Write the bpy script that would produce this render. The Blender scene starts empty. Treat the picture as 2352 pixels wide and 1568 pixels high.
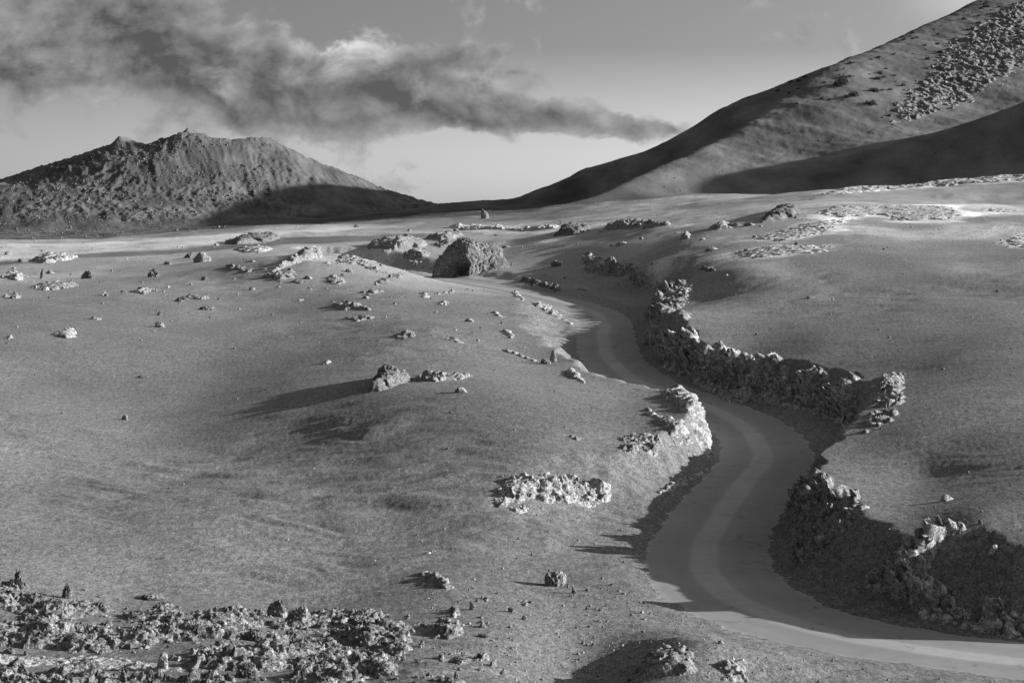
import bpy, math, random
import numpy as np
random.seed(7)
rng = np.random.default_rng(11)

# ------------------------------------------------------------------ scene, camera, sky, sun
SC = bpy.context.scene
COL = SC.collection
F = 4573.0; CX = 1176.0; HR = 500.0          # 70 mm lens on a 36 mm sensor, eye level (photo measured 2352 wide)
SUN_EL = math.radians(15.8)
SUN_A = math.radians(-2.0)                    # sun almost due +X
S = (math.cos(SUN_EL)*math.cos(SUN_A), -math.cos(SUN_EL)*math.sin(SUN_A), math.sin(SUN_EL))

cd = bpy.data.cameras.new('camera'); cam = bpy.data.objects.new('camera', cd); COL.objects.link(cam)
cd.lens = 70; cd.sensor_width = 36; cd.shift_y = -(784-HR)/2352.0
cd.clip_start = 0.5; cd.clip_end = 30000
cam.location = (0, 0, 0); cam.rotation_euler = (math.radians(90), 0, 0)
SC.camera = cam

from mathutils import Vector
sd = bpy.data.lights.new('sun', 'SUN'); sun = bpy.data.objects.new('sun', sd); COL.objects.link(sun)
sd.energy = 5.0; sd.angle = math.radians(0.5); sd.color = (1, 1, 1)
sun.rotation_euler = Vector(S).to_track_quat('Z', 'Y').to_euler()

SC.view_settings.view_transform = 'Standard'; SC.view_settings.look = 'None'
SC.view_settings.exposure = 1.0; SC.view_settings.gamma = 1.0

class NT:
    """small helper to write node trees"""
    def __init__(s, tree): s.t = tree; s.n = tree.nodes; s.l = tree.links
    def node(s, typ, **kw):
        n = s.n.new(typ)
        for k, v in kw.items(): setattr(n, k, v)
        return n
    def put(s, sock, v):
        if hasattr(v, 'is_linked') or isinstance(v, bpy.types.NodeSocket): s.l.new(v, sock)
        else: sock.default_value = v
    def m(s, op, a, b=None, c=None, clamp=False):
        n = s.node('ShaderNodeMath', operation=op, use_clamp=clamp)
        s.put(n.inputs[0], a)
        if b is not None: s.put(n.inputs[1], b)
        if c is not None: s.put(n.inputs[2], c)
        return n.outputs[0]
    def noise(s, vec, scale, detail=2, rough=.5, dist=0., w=None):
        n = s.node('ShaderNodeTexNoise')
        if w is not None: n.noise_dimensions = '4D'; n.inputs['W'].default_value = w
        s.put(n.inputs['Vector'], vec); n.inputs['Scale'].default_value = scale
        n.inputs['Detail'].default_value = detail; n.inputs['Roughness'].default_value = rough
        n.inputs['Distortion'].default_value = dist
        return n.outputs['Fac']
    def ramp(s, fac, a, b, smooth=True):
        n = s.node('ShaderNodeMapRange', interpolation_type='SMOOTHSTEP' if smooth else 'LINEAR')
        s.put(n.inputs['Value'], fac); s.put(n.inputs['From Min'], a); s.put(n.inputs['From Max'], b)
        return n.outputs[0]
    def mix(s, f, a, b):
        n = s.node('ShaderNodeMix', data_type='FLOAT')
        s.put(n.inputs[0], f); s.put(n.inputs[2], a); s.put(n.inputs[3], b)
        return n.outputs[0]
    def vmath(s, op, a, b):
        n = s.node('ShaderNodeVectorMath', operation=op); s.put(n.inputs[0], a); s.put(n.inputs[1], b)
        return n.outputs[0]

def build_world():
    w = bpy.data.worlds.new('World'); SC.world = w; w.use_nodes = True
    t = NT(w.node_tree); t.n.clear()
    out = t.node('ShaderNodeOutputWorld'); bg = t.node('ShaderNodeBackground')
    t.l.new(bg.outputs[0], out.inputs[0]); bg.inputs['Strength'].default_value = 0.10
    sky = t.node('ShaderNodeTexSky', sky_type='NISHITA'); sky.sun_disc = False
    sky.sun_elevation = SUN_EL; sky.sun_rotation = math.radians(90) + SUN_A
    sky.air_density = 1.0; sky.dust_density = 1.5; sky.altitude = 300
    # black and white photograph through an orange filter: red channel carries most of the tone
    sep = t.node('ShaderNodeSeparateColor'); t.l.new(sky.outputs[0], sep.inputs[0])
    lum = t.m('ADD', t.m('MULTIPLY', sep.outputs[0], .75), t.m('MULTIPLY', sep.outputs[1], .25))
    tc = t.node('ShaderNodeTexCoord'); d = tc.outputs['Generated']
    sx = t.node('ShaderNodeSeparateXYZ'); t.l.new(d, sx.inputs[0])
    yy = t.m('MAXIMUM', sx.outputs[1], .05)
    az = t.m('DIVIDE', sx.outputs[0], yy); el = t.m('DIVIDE', sx.outputs[2], yy)
    # clouds in azimuth / elevation
    cmb = t.node('ShaderNodeCombineXYZ'); t.put(cmb.inputs[0], az); t.put(cmb.inputs[1], t.m('MULTIPLY', el, 1.35))
    p = cmb.outputs[0]
    n1 = t.noise(p, 13, 9, .58, .25); n2 = t.noise(p, 34, 7, .6, .4, w=3.1); n3 = t.noise(p, 9, 6, .55, .6, w=7.7)
    wx = t.m('ADD', az, t.m('MULTIPLY', t.m('SUBTRACT', n2, .5), .035))
    wy = t.m('ADD', el, t.m('MULTIPLY', t.m('SUBTRACT', n3, .5), .030))
    def blob(px, row, sx_, sy_, a, tilt=0.):
        u0 = (px-CX)/F; v0 = (HR-row)/F
        du = t.m('SUBTRACT', wx, u0); dv = t.m('SUBTRACT', wy, v0)
        if tilt: dv = t.m('SUBTRACT', dv, t.m('MULTIPLY', du, tilt))
        q = t.m('ADD', t.m('POWER', t.m('ABSOLUTE', t.m('DIVIDE', du, sx_/F)), 2.), t.m('POWER', t.m('ABSOLUTE', t.m('DIVIDE', dv, sy_/F)), 2.))
        return t.m('MULTIPLY', t.m('EXPONENT', t.m('MULTIPLY', q, -1.)), a)
    def tot(bl):
        r = None
        for b in bl:
            o = blob(*b); r = o if r is None else t.m('ADD', r, o)
        return r
    dens = tot(CLOUDS); bright = tot(BRIGHT)
    n4 = t.noise(p, 60, 6, .62, .3, w=5.5)
    pf = t.m('SUBTRACT', 1., t.m('ABSOLUTE', t.m('SUBTRACT', t.m('MULTIPLY', t.noise(p, 26, 5, .5, .2, w=9.1), 2.), 1.)))
    cov = t.m('ADD', t.m('MULTIPLY', dens, .72), t.m('MULTIPLY', t.m('SUBTRACT', n1, .5), 2.3))
    cov = t.m('ADD', cov, t.m('MULTIPLY', t.m('SUBTRACT', pf, .8), .9))
    cov = t.m('ADD', cov, t.m('MULTIPLY', t.m('SUBTRACT', n2, .5), 1.5))
    cov = t.m('ADD', cov, t.m('MULTIPLY', t.m('SUBTRACT', n4, .5), .5))
    cover = t.ramp(cov, .31, .66)
    core = t.ramp(cov, .5, 1.2)
    # side-lit relief of the cloud: density here against density a little towards the sun
    pl = t.vmath('ADD', p, (.007, .006, 0.))
    m1 = t.noise(pl, 13, 9, .58, .25); m2 = t.noise(pl, 34, 7, .6, .4, w=3.1)
    rel = t.m('ADD', t.m('MULTIPLY', t.m('SUBTRACT', n1, m1), 2.2), t.m('MULTIPLY', t.m('SUBTRACT', n2, m2), 1.6))
    tone = t.mix(core, CLOUD_EDGE, CLOUD_CORE)
    tone = t.m('ADD', tone, t.m('MULTIPLY', rel, 1.5))
    tone = t.m('ADD', tone, t.m('MULTIPLY', t.m('MULTIPLY', bright, t.ramp(n2, .3, .6)), CLOUD_LIT))
    tone = t.m('MAXIMUM', t.m('MULTIPLY', tone, t.m('ADD', .45, t.m('ADD', t.m('MULTIPLY', n3, .6), t.m('MULTIPLY', n2, .5)))), .45)
    low = t.ramp(el, -.02, .085, False); high = t.ramp(sx.outputs[2], .2, .6)
    gain = t.mix(high, t.mix(low, 1.45, .47), 1.05)      # orange-filter fall-off of clear sky with height, unseen upper sky brightened as added shadow fill
    sk = t.m('MULTIPLY', t.m('MULTIPLY', lum, gain), t.m('ADD', .96, t.m('MULTIPLY', t.m('MINIMUM', t.m('MAXIMUM', az, -.3), .3), .95)))
    front = t.m('GREATER_THAN', sx.outputs[1], .05)
    c = t.m('MULTIPLY', t.m('MULTIPLY', cover, front), .93)
    glow = t.m('MULTIPLY', tot(GLOW), front)
    fin = t.m('ADD', t.mix(c, sk, tone), glow)
    t.l.new(fin, bg.inputs['Color'])
# (px, row, half-width, half-height, amount, tilt)
CLOUDS = [(60,60,330,190,1.0,0),(330,110,230,120,1.0,0),(180,165,260,50,.5,-.05),(620,160,190,70,.8,.1),(520,210,60,50,.4,0),
          (560,245,110,40,.8,.3),(700,200,220,75,.95,0),(900,185,200,100,.95,0),(1060,190,150,90,.75,-.1),(1000,255,260,38,.7,-.1),
          (1240,262,150,52,.85,-.12),(1400,276,120,36,.9,-.12),(1490,286,50,24,.45,0),(1080,110,90,30,.4,0),(380,275,45,22,.35,.3),(1230,8,90,22,.55,0),
          (1860,85,70,35,.4,.2),(1750,5,160,20,.35,0),(430,20,120,60,.5,0)]
BRIGHT = [(790,118,70,45,1.3,.1),(200,150,150,35,.35,0),(60,60,160,60,.35,0),(520,190,40,45,.55,0),(870,130,60,40,.5,0),(1130,180,60,40,.4,0),(990,205,60,30,.3,0)]
GLOW = [(2230,15,130,50,.9,0)]
CLOUD_EDGE = 1.65; CLOUD_CORE = .66; CLOUD_LIT = 2.2
build_world()

# ------------------------------------------------------------------ noise (numpy)
_P = rng.permutation(256).astype(np.int32); _P = np.concatenate([_P, _P, _P])
_G3 = rng.normal(size=(256, 3)); _G3 /= np.linalg.norm(_G3, axis=1)[:, None]; _G3 = _G3.astype(np.float32)
def perlin(x, y, z=None):
    x = np.asarray(x, np.float32); y = np.asarray(y, np.float32)
    two = z is None
    xi = np.floor(x).astype(np.int32); yi = np.floor(y).astype(np.int32)
    fx = x-xi; fy = y-yi
    sx = fx*fx*fx*(fx*(fx*6-15)+10); sy = fy*fy*fy*(fy*(fy*6-15)+10)
    if two:
        def g(i, j):
            h = _P[(_P[(xi+i) & 255]+yi+j) & 255]; gg = _G3[h]
            n = np.hypot(gg[..., 0], gg[..., 1])+1e-6
            return (gg[..., 0]*(fx-i)+gg[..., 1]*(fy-j))/n
        a = g(0, 0); b = g(1, 0); c = g(0, 1); d = g(1, 1)
        u = a+sx*(b-a); v = c+sx*(d-c)
        return (u+sy*(v-u))*1.4
    z = np.asarray(z, np.float32); zi = np.floor(z).astype(np.int32); fz = z-zi
    sz = fz*fz*fz*(fz*(fz*6-15)+10)
    def g(i, j, k):
        h = _P[_P[_P[(xi+i) & 255]+((yi+j) & 255)]+((zi+k) & 255)]; gg = _G3[h]
        return gg[..., 0]*(fx-i)+gg[..., 1]*(fy-j)+gg[..., 2]*(fz-k)
    def pl(k):
        a = g(0, 0, k); b = g(1, 0, k); c = g(0, 1, k); d = g(1, 1, k)
        u = a+sx*(b-a); v = c+sx*(d-c); return u+sy*(v-u)
    a = pl(0); b = pl(1)
    return (a+sz*(b-a))*1.5
def fbm(x, y, z=None, o=4, gain=.5, lac=2.03):
    r = 0; a = 1.; s = 0
    for i in range(o):
        k = lac**i
        r = r+a*(perlin(x*k+17.3*i, y*k-9.1*i) if z is None else perlin(x*k+17.3*i, y*k-9.1*i, z*k+4.7*i)); s += a; a *= gain
    return r/s
def ridged(x, y, z=None, o=4, gain=.55, lac=2.07):
    r = 0; a = 1.; s = 0
    for i in range(o):
        k = lac**i
        n = perlin(x*k+31.3*i, y*k+5.1*i) if z is None else perlin(x*k+31.3*i, y*k+5.1*i, z*k-7.7*i)
        r = r+a*(1-2*np.abs(n)); s += a; a *= gain
    return r/s
def worley(x, y, seed=0):
    """F1, F2 and a cell value"""
    x = np.asarray(x, np.float32); y = np.asarray(y, np.float32)
    xi = np.floor(x).astype(np.int32); yi = np.floor(y).astype(np.int32)
    f1 = np.full(x.shape, 9., np.float32); f2 = f1.copy(); cv = np.zeros(x.shape, np.float32)
    for i in (-1, 0, 1):
        for j in (-1, 0, 1):
            h = _P[(_P[(xi+i+seed) & 255]+yi+j) & 255]; h2 = _P[h+7]
            px = xi+i+h/255.; py = yi+j+h2/255.
            d = (px-x)**2+(py-y)**2
            n = d < f1
            f2 = np.where(n, f1, np.minimum(f2, d)); cv = np.where(n, _P[h+31]/255., cv); f1 = np.where(n, d, f1)
    return np.sqrt(f1), np.sqrt(f2), cv
def blocks(x, y, seed=0, tilt=1.):
    """tilted fracture blocks: height, distance to the nearest crack"""
    x = np.asarray(x, np.float32); y = np.asarray(y, np.float32)
    xi = np.floor(x).astype(np.int32); yi = np.floor(y).astype(np.int32)
    f1 = np.full(x.shape, 9., np.float32); f2 = f1.copy(); hh = np.zeros(x.shape, np.float32)
    for i in (-1, 0, 1):
        for j in (-1, 0, 1):
            h = _P[(_P[(xi+i+seed) & 255]+yi+j) & 255]; h2 = _P[h+7]; h3 = _P[h+31]; h4 = _P[h+101]; h5 = _P[h+173]
            dx = x-(xi+i+h/255.); dy = y-(yi+j+h2/255.)
            d = dx*dx+dy*dy; n = d < f1
            v = h3/255.-.5+tilt*((h4/255.-.5)*dx+(h5/255.-.5)*dy)*1.6
            f2 = np.where(n, f1, np.minimum(f2, d)); hh = np.where(n, v, hh); f1 = np.where(n, d, f1)
    return hh, np.sqrt(f2)-np.sqrt(f1)
def sstep(a, b, x):
    t = np.clip((x-a)/(b-a), 0, 1); return t*t*(3-2*t)
def smax(a, b, k): return .5*(a+b+np.sqrt((a-b)**2+k*k))
def smooth_interp(x, pts, s=4.):
    xs = np.array([p[0] for p in pts], float); zs = np.array([p[1] for p in pts], float)
    g = np.linspace(xs[0]-60, xs[-1]+60, 900)
    v = np.interp(g, xs, zs); dx = g[1]-g[0]
    k = np.arange(-int(3*s/dx)-1, int(3*s/dx)+2)*dx; w = np.exp(-k*k/(2*s*s)); w /= w.sum()
    vp = np.pad(v, len(w)//2, mode='edge'); v = np.convolve(vp, w, mode='valid')
    return np.interp(x, g, v)

# ------------------------------------------------------------------ terrain: control points (bearing px, row, distance m)
CP = [(-400,1900,33),(600,1900,33),(1176,1900,33),(2000,1900,34),(2900,1900,35),
 (-400,1600,44),(0,1568,46),(600,1568,46),(1176,1568,46.5),(1330,1560,50.5),(1600,1500,49.5),(1620,1568,47.5),(1750,1568,48.5),(2100,1575,49.5),(2900,1590,50),
 (0,1450,52),(500,1450,53),(900,1450,54),(1176,1440,55),(1350,1440,57),(-400,1450,51),
 (0,1320,60),(300,1380,59),(700,1400,60),(1000,1350,62),(1250,1300,67),(1400,1300,66.5),(-400,1290,59),
 (0,1200,69),(500,1200,72),(900,1200,74),(1200,1200,73),(-400,1150,70),
 (0,1000,95),(414,984,102),(400,1050,92),(700,1000,93.5),(1000,1000,88),(1250,1000,88),(1450,1000,92),(1400,1120,80),(-400,1000,84),
 (900,900,100),(1100,890,101),(1300,900,103),(1450,912,104),(1570,930,99),(638,937,102),(600,905,112),(300,900,118),(0,900,112),(-400,880,108),
 (1000,830,120),(1250,830,125),(1000,760,140),(1250,760,146),(1200,700,175),(800,760,145),(500,800,138),(200,780,140),(0,780,138),(-400,780,135),
 (800,690,175),(600,700,178),(300,680,185),(0,680,185),(-400,680,185),
 (700,600,225),(850,600,235),(900,640,215),(1000,640,240),(500,640,215),(0,620,250),(300,610,255),(-400,620,250),
 (0,590,300),(400,580,300),(1000,590,300),(700,575,300),(1080,620,272),(-400,590,300),
 (0,555,420),(200,555,430),(400,540,440),(600,520,460),(800,515,480),(1000,505,480),(1200,500,480),(-400,560,420),
 (600,550,360),(900,545,370),(1100,540,380),(1300,520,360),(1300,560,290),(1300,620,250),
 (1200,650,236),(1400,655,222),(1450,625,215),(1550,640,190),(1550,570,230),(1500,530,270),(1500,505,310),
 (1600,698,165),(1550,728,140),(1600,798,128),(1700,852,116),(1700,793,128),(1700,700,148),(1700,620,178),(1700,550,225),(1700,500,280),(1700,485,300),
 (1900,878,108),(1900,780,124),(1900,700,144),(1900,620,172),(1900,550,208),(1900,490,260),(1900,470,285),
 (2100,880,100),(2100,800,116),(2100,700,142),(2100,620,170),(2100,540,212),(2100,480,265),(2100,465,285),
 (2352,850,98),(2352,760,118),(2352,680,143),(2352,600,175),(2352,530,215),(2352,475,270),
 (1850,1078,78),(1860,1130,72),(1950,1050,81),(2100,1100,76),(2100,990,84),(2100,930,91),(2250,1185,63),(2352,1200,62),(2352,1088,72),(2352,955,84),
 (2100,1185,66),(1950,1165,68),(2352,1350,56),(2200,1325,58),
 (2900,1075,70),(2900,885,95),(2900,1300,54),(2900,700,135),(2900,600,170),(2900,470,270),
 (1870,465,330),(2100,474,315),(2352,466,320),(1900,440,390),(2100,425,400),(2352,405,400),(2900,370,400),
 (2100,440,450),(2352,425,450),(1500,490,400),(1500,452,560),(1650,448,540),(1400,462,560),(1200,484,560),(1300,495,450),
 (0,556,700),(500,540,700),(1100,484,800),(1800,470,620),(2352,440,620),(-400,556,700),(2900,430,620),
 (0,520,1300),(1176,474,1300),(2352,470,1300),(-400,520,1300),(2900,470,1300),(1176,480,2500),(0,505,2500),(2900,480,2500)]
cp = np.array(CP, float)
cpu = (cp[:, 0]-CX)/F; cpv = np.log(cp[:, 2]); cpz = (HR-cp[:, 1])/F*cp[:, 2]
def _k(d2): return np.where(d2 > 1e-12, .5*d2*np.log(d2+1e-20), 0)
UA = 1.3   # bearing scale
P_ = np.stack([cpu*UA*1.0, cpv*.55], 1)
N_ = len(P_)
D2 = ((P_[:, None]-P_[None])**2).sum(-1)
A_ = np.zeros((N_+3, N_+3)); A_[:N_, :N_] = _k(D2)+np.eye(N_)*2e-5
A_[:N_, N_] = 1; A_[:N_, N_+1:] = P_; A_[N_, :N_] = 1; A_[N_+1:, :N_] = P_.T
W_ = np.linalg.solve(A_, np.concatenate([cpz, np.zeros(3)]))
def plateau(u, D):
    """smooth ash surface before the road is cut in (u = x/y)"""
    u = np.clip(u, -.62, .62)
    a = u*UA; b = np.log(np.clip(D, 30, 2500))*.55
    r = W_[N_]+W_[N_+1]*a+W_[N_+2]*b
    for i in range(N_):
        d2 = (a-P_[i, 0])**2+(b-P_[i, 1])**2
        r = r+W_[i]*.5*d2*np.log(d2+1e-12)
    return r

# hills ----------------------------------------------------------------------------
def XY(px, D): return (px-CX)/F*D
def ridge_tab(rows, ysel):
    out = []
    for px, row in rows:
        y = ysel(px); out.append((XY(px, y), (HR-row)/F*y, y))
    return out
A_RT = ridge_tab([(700,505),(900,492),(1000,470),(1060,464),(1100,462),(1180,455),(1240,430),(1300,405),(1330,386),(1400,372),(1500,338),(1600,285),(1650,248),(1700,223),(1750,205),(1900,152),(2000,112),(2100,85),(2230,45)], lambda p: 1000.)
A_RT += [(-170,-14,1000),(-400,-60,1000),(300,118,1000),(380,143,1000),(450,163,1000),(560,176,1000),(800,150,1000)]
B_RT = ridge_tab([(1150,520),(1250,492),(1380,457),(1450,424),(1550,382),(1650,325),(1750,258),(1850,182),(1920,140),(1980,118),(2050,90),(2230,5),(2450,-82)], lambda p: 590+(p-1380)*.42)
B_RT += [(-200,-50,590),(-400,-90,590),(360,133,1100),(500,146,1150),(800,130,1200)]
C_RT = ridge_tab([(1150,590),(1300,560),(1500,500),(1700,460),(1900,412),(2050,362),(2200,304),(2352,238),(2600,150),(2800,80)], lambda p: 640.)
C_RT += [(-200,-50,640),(300,80,640),(500,70,640)]
def tab(x, T, j, s):
    T = sorted(T)
    return smooth_interp(x, [(t[0], t[j]) for t in T], s)
def layer(x, y, T, g, rho, s=4., gb=.4, wide=False):
    Sx = tab(x, T, 1, s); yc = tab(x, T, 2, 10.)
    t = yc-y
    if wide: w_ = 150*sstep(250, 330, x); t = np.where(t < 0, np.minimum(t+w_, 0), t)
    G = g*(np.sqrt(t*t+rho*rho)-rho)
    Gb = gb*(np.sqrt(t*t+rho*rho)-rho)
    return Sx-np.where(t > 0, G, Gb)
LL = [(0,44),(12,46.),(19,43.5),(46,43.),(55,39),(79,30),(115,18),(188,6),(240,-5),(320,-15),(500,-30)]
LR = [(0,44),(19,43.5),(34,42),(53,33.7),(77,22.8),(101,13.2),(118,7.7),(137,3),(173,-4),(230,-12),(320,-18),(500,-30)]
def left_cone(x, y):
    dx = x-XY(480, 1100); dy = (y-1100)*1.15; r = np.hypot(dx, dy)+1e-6
    w = sstep(-1, 1, dx/r)
    return (1-w)*smooth_interp(r, LL, 5)+w*smooth_interp(r, LR, 5)
def hills(x, y):
    z = left_cone(x, y)
    # crater rim knobs
    z = np.minimum(z, 41.3+.4*perlin(x*.1, y*.03))
    ra = .85+.35*perlin(x*.2, y*.08)
    z = z+6.*ra*np.exp(-((x-XY(445, 1100))/12)**2-((y-1095)/30)**2)+3.6*ra*np.exp(-((x-XY(288, 1100))/4.)**2-((y-1090)/16)**2)+1.6*np.exp(-((x-XY(590, 1100))/9)**2-((y-1095)/25)**2)-3.*np.exp(-((x-XY(360, 1100))/9)**2-((y-1095)/40)**2)
    a = layer(x, y, A_RT, .42, 40, 3., wide=True); b = layer(x, y, B_RT, .31, 12, 4.); c = layer(x, y, C_RT, .38, 30, 6.)
    r = smax(a, b, 3.); r = smax(r, c, 14.)-1.
    return np.maximum(z, r), z, r

# road -----------------------------------------------------------------------------
#        px    row   height below eye, L offset, L width, R offset, R width
ROAD = [(3300,1600,12.5, 2.8,5, 3.2,2.0),(2700,1560,12.2, 2.8,5, 3.2,2.0),(2352,1516,12.0, 2.7,5, 3.0,2.0),(2045,1477,12.0, 2.7,5, 3.0,3.0),(1880,1446,12.0,2.7,5, 2.8,5.0),(1770,1410,12.0, 2.7,4, 2.6,3.4),
 (1684,1368,12.0, 2.7,5, 2.6,2.8),(1622,1290,12.0, 2.6,6, 2.7,2.5),(1648,1205,12.0, 2.6,6, 2.7,1.3),(1712,1120,11.7, 2.9,2.5, 2.8,1.3),
 (1764,1050,11.3, 2.6,1.3, 3.4,1.6),(1728,985,11.05, 2.7,1.2, 4.8,1.5),(1640,938,10.85, 2.8,2.0, 4.6,1.6),(1555,908,10.6, 2.8,2.5, 3.6,1.6),(1470,875,10.3, 2.7,1.6, 3.2,1.8),
 (1415,835,9.9, 2.6,2.2, 3.0,2.0),(1393,790,9.4, 2.6,4, 2.8,2.0),(1392,750,8.9, 2.6,5, 2.8,2.0),(1375,722,8.6, 2.6,5, 4.0,3.0),(1315,698,8.4, 2.6,4, 9.0,4.0),
 (1240,680,8.3, 2.6,4, 9.0,6.0),(1150,661,8.2, 2.6,4, 5.0,4.0),(1050,645,8.1, 2.6,4, 5.0,3.0),(950,632,8.0, 2.6,4, 4.0,4.0),(880,624,7.9, 2.6,4, 4.0,5.0),(760,612,7.6, 2.6,4, 4.0,5.0)]
def road_path():
    P = []
    for r in ROAD:
        D = F*r[2]/(r[1]-HR)
        P.append((XY(r[0], D), D, -r[2], r[3], r[4], r[5], r[6]))
    P = np.array(P)
    out = []
    n = len(P)
    for i in range(n-1):
        p0, p1, p2, p3 = P[max(i-1, 0)], P[i], P[i+1], P[min(i+2, n-1)]
        m = max(3, int(np.hypot(*(p2-p1)[:2])/1.0))
        for k in range(m):
            t = k/m
            out.append(.5*((2*p1)+(p2-p0)*t+(2*p0-5*p1+4*p2-p3)*t*t+(3*p1-p0-3*p2+p3)*t**3))
    out.append(P[-1]); out = np.array(out)
    for _ in range(6):        # ease the curve
        out[1:-1] = .25*out[:-2]+.5*out[1:-1]+.25*out[2:]
    # even spacing 1 m
    s = np.concatenate([[0], np.cumsum(np.hypot(np.diff(out[:, 0]), np.diff(out[:, 1])))])
    q = np.arange(0, s[-1], 1.0)
    return np.stack([np.interp(q, s, out[:, j]) for j in range(out.shape[1])], 1)
RP = road_path()
RT = np.gradient(RP[:, :2], axis=0); RT /= np.linalg.norm(RT, axis=1)[:, None]
def road_near(x, y):
    """signed lateral distance (right of travel +), and the interpolated road row values"""
    sh = x.shape; x = x.ravel(); y = y.ravel()
    best = np.full(x.shape, 1e9); idx = np.zeros(x.shape, int)
    for i in range(len(RP)):
        d = (x-RP[i, 0])**2+(y-RP[i, 1])**2
        m = d < best; best[m] = d[m]; idx[m] = i
    dx = x-RP[idx, 0]; dy = y-RP[idx, 1]
    tx = RT[idx, 0]; ty = RT[idx, 1]
    along = dx*tx+dy*ty; lat = dx*ty-dy*tx
    j = np.clip(idx+along, 0, len(RP)-1); j0 = np.floor(j).astype(int); j1 = np.minimum(j0+1, len(RP)-1); f = (j-j0)[:, None]
    v = RP[j0]*(1-f)+RP[j1]*f
    dist = np.where((idx == 0) | (idx == len(RP)-1), np.sqrt(best), np.abs(lat))
    return (np.sign(lat+1e-9)*dist).reshape(sh), v.reshape(sh+(-1,))

# ground detail --------------------------------------------------------------------
def ash_detail(x, y, D):
    """wind-worked undulation of the ash: real relief, a few centimetres"""
    n = fbm(x*.045+3, y*.03, o=3)*.55*sstep(30, 110, D)*(1+sstep(150, 500, D))
    wx = x+1.2*perlin(x*.25, y*.25); wy = y+1.2*perlin(x*.25+40, y*.25+7)
    n += fbm(wx*.16, wy*.16+9, o=2)*.06
    patch = .2+.9*sstep(-.1, .4, fbm(x*.06+50, y*.03+20, o=2))
    wy2 = wy+.12*x+.5*perlin(x*.1+7, y*.1)
    rip = perlin(wx*.20, wy2*.62+33)*.075+perlin(wx*.40+9, wy2*1.15)*.050+perlin(wx*.8, wy2*1.9+5)*.018*sstep(140, 80, D)
    n += rip*patch*1.5
    n += perlin(x*2.6, y*3.6)*.010*patch+perlin(x*5.6, y*5.1)*.007
    return n
def terrain_z(x, y, detail=True):
    u = x/y
    z = plateau(u, y)
    hz, zl, zr = hills(x, y)
    far = sstep(480, 620, y)
    z = np.where(y > 480, z*(1-far)+smax(z, hz, 2.5)*far, z)
    tone = np.zeros_like(z)
    m = (y > 36) & (y < 380) & (np.abs(u) < .75)
    edge = np.full(z.shape, 99.)
    if m.any():
        lat, v = road_near(x[m], y[m])
        rz = v[:, 2]; left = lat < 0; d = np.abs(lat)
        off = np.where(left, v[:, 3], v[:, 5]); wid = np.where(left, v[:, 4], v[:, 6])
        wob = fbm(x[m]*.35, y[m]*.35, o=3)
        off2 = off+wob*.5
        wid2 = wid*(1+.3*wob)
        t = np.clip((d-off2)/np.maximum(wid2, .4), 0, 1); t = t*t*(3-2*t)
        berm = .07+.10*sstep(2.15, 3.2, d)+.05*fbm(x[m]*.6, y[m]*.6, o=2)+(off-2.6)*.05*sstep(2.6, 4.5, d)
        cut = rz-.06+berm*sstep(2.0, 2.35, d+.22*perlin(x[m]*.8, y[m]*.8)+.16*perlin(x[m]*3.1, y[m]*3.1))
        # the road bench leaves the surroundings alone when they are lower
        zz = z[m]; z[m] = cut+(zz-cut)*t
        edge[m] = d
    if detail:
        k = sstep(2.3, 3.6, edge)
        near = y < 560
        det = np.zeros_like(z)
        det[near] = ash_detail(x[near], y[near], y[near])*k[near]
        fr = ~near
        if fr.any():
            xf = x[fr]; yf = y[fr]
            rk = sstep(-.1, .35, fbm(xf*.018, yf*.018+8, o=3)+.2)
            lc = sstep(-12, 2, zl[fr]-zr[fr])*sstep(-7, 3, zl[fr])
            d2 = fbm(xf*.02, yf*.02, o=3)*1.3+rk*lc*(ridged(xf*.09, yf*.07, o=5)-.2)*1.5
            d2 += (1-lc)*(fbm(xf*.03+.015*yf, yf*.012, o=2)*.9+fbm(xf*.09+.05*yf, yf*.03, o=4)*.6+fbm(xf*.3, yf*.2, o=3)*.25)
            d2 += lc*ridged(xf*.11+.03*yf, yf*.022, o=3)*.9
            w1, w2, cv = worley(xf*.38, yf*.3)
            d2 += lc*rk*np.clip(.5-w1, 0, 1)*1.6*(cv > .55)+lc*rk*sstep(.1, .4, fbm(xf*.03+9, yf*.03, o=2))*ridged(xf*.3, yf*.2, o=3)*.8
            det[fr] = d2*sstep(560, 700, yf)+.15*fbm(xf*.1, yf*.1, o=3)
        z = z+det
    return z

# grid: columns are rays from the eye's foot, rows are distances
uc = np.concatenate([np.linspace(-.62, -.30, 60, endpoint=False), np.linspace(-.30, .30, 1000), np.linspace(.30, .80, 110)[1:]])
rows = [28.]
while rows[-1] < 7000:
    D = rows[-1]
    if D < 38: s = .5
    elif D < 560: s = min(D*D/29000., .0065*D)
    elif D < 1250: s = 1.5
    else: s = .03*D
    rows.append(D+s)
Dr = np.array(rows)
U, DD = np.meshgrid(uc, Dr)
X = U*DD; Y = DD
TZ = np.zeros_like(X)
for i in range(0, len(Dr), 60):
    TZ[i:i+60] = terrain_z(X[i:i+60].copy(), Y[i:i+60].copy())

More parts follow.
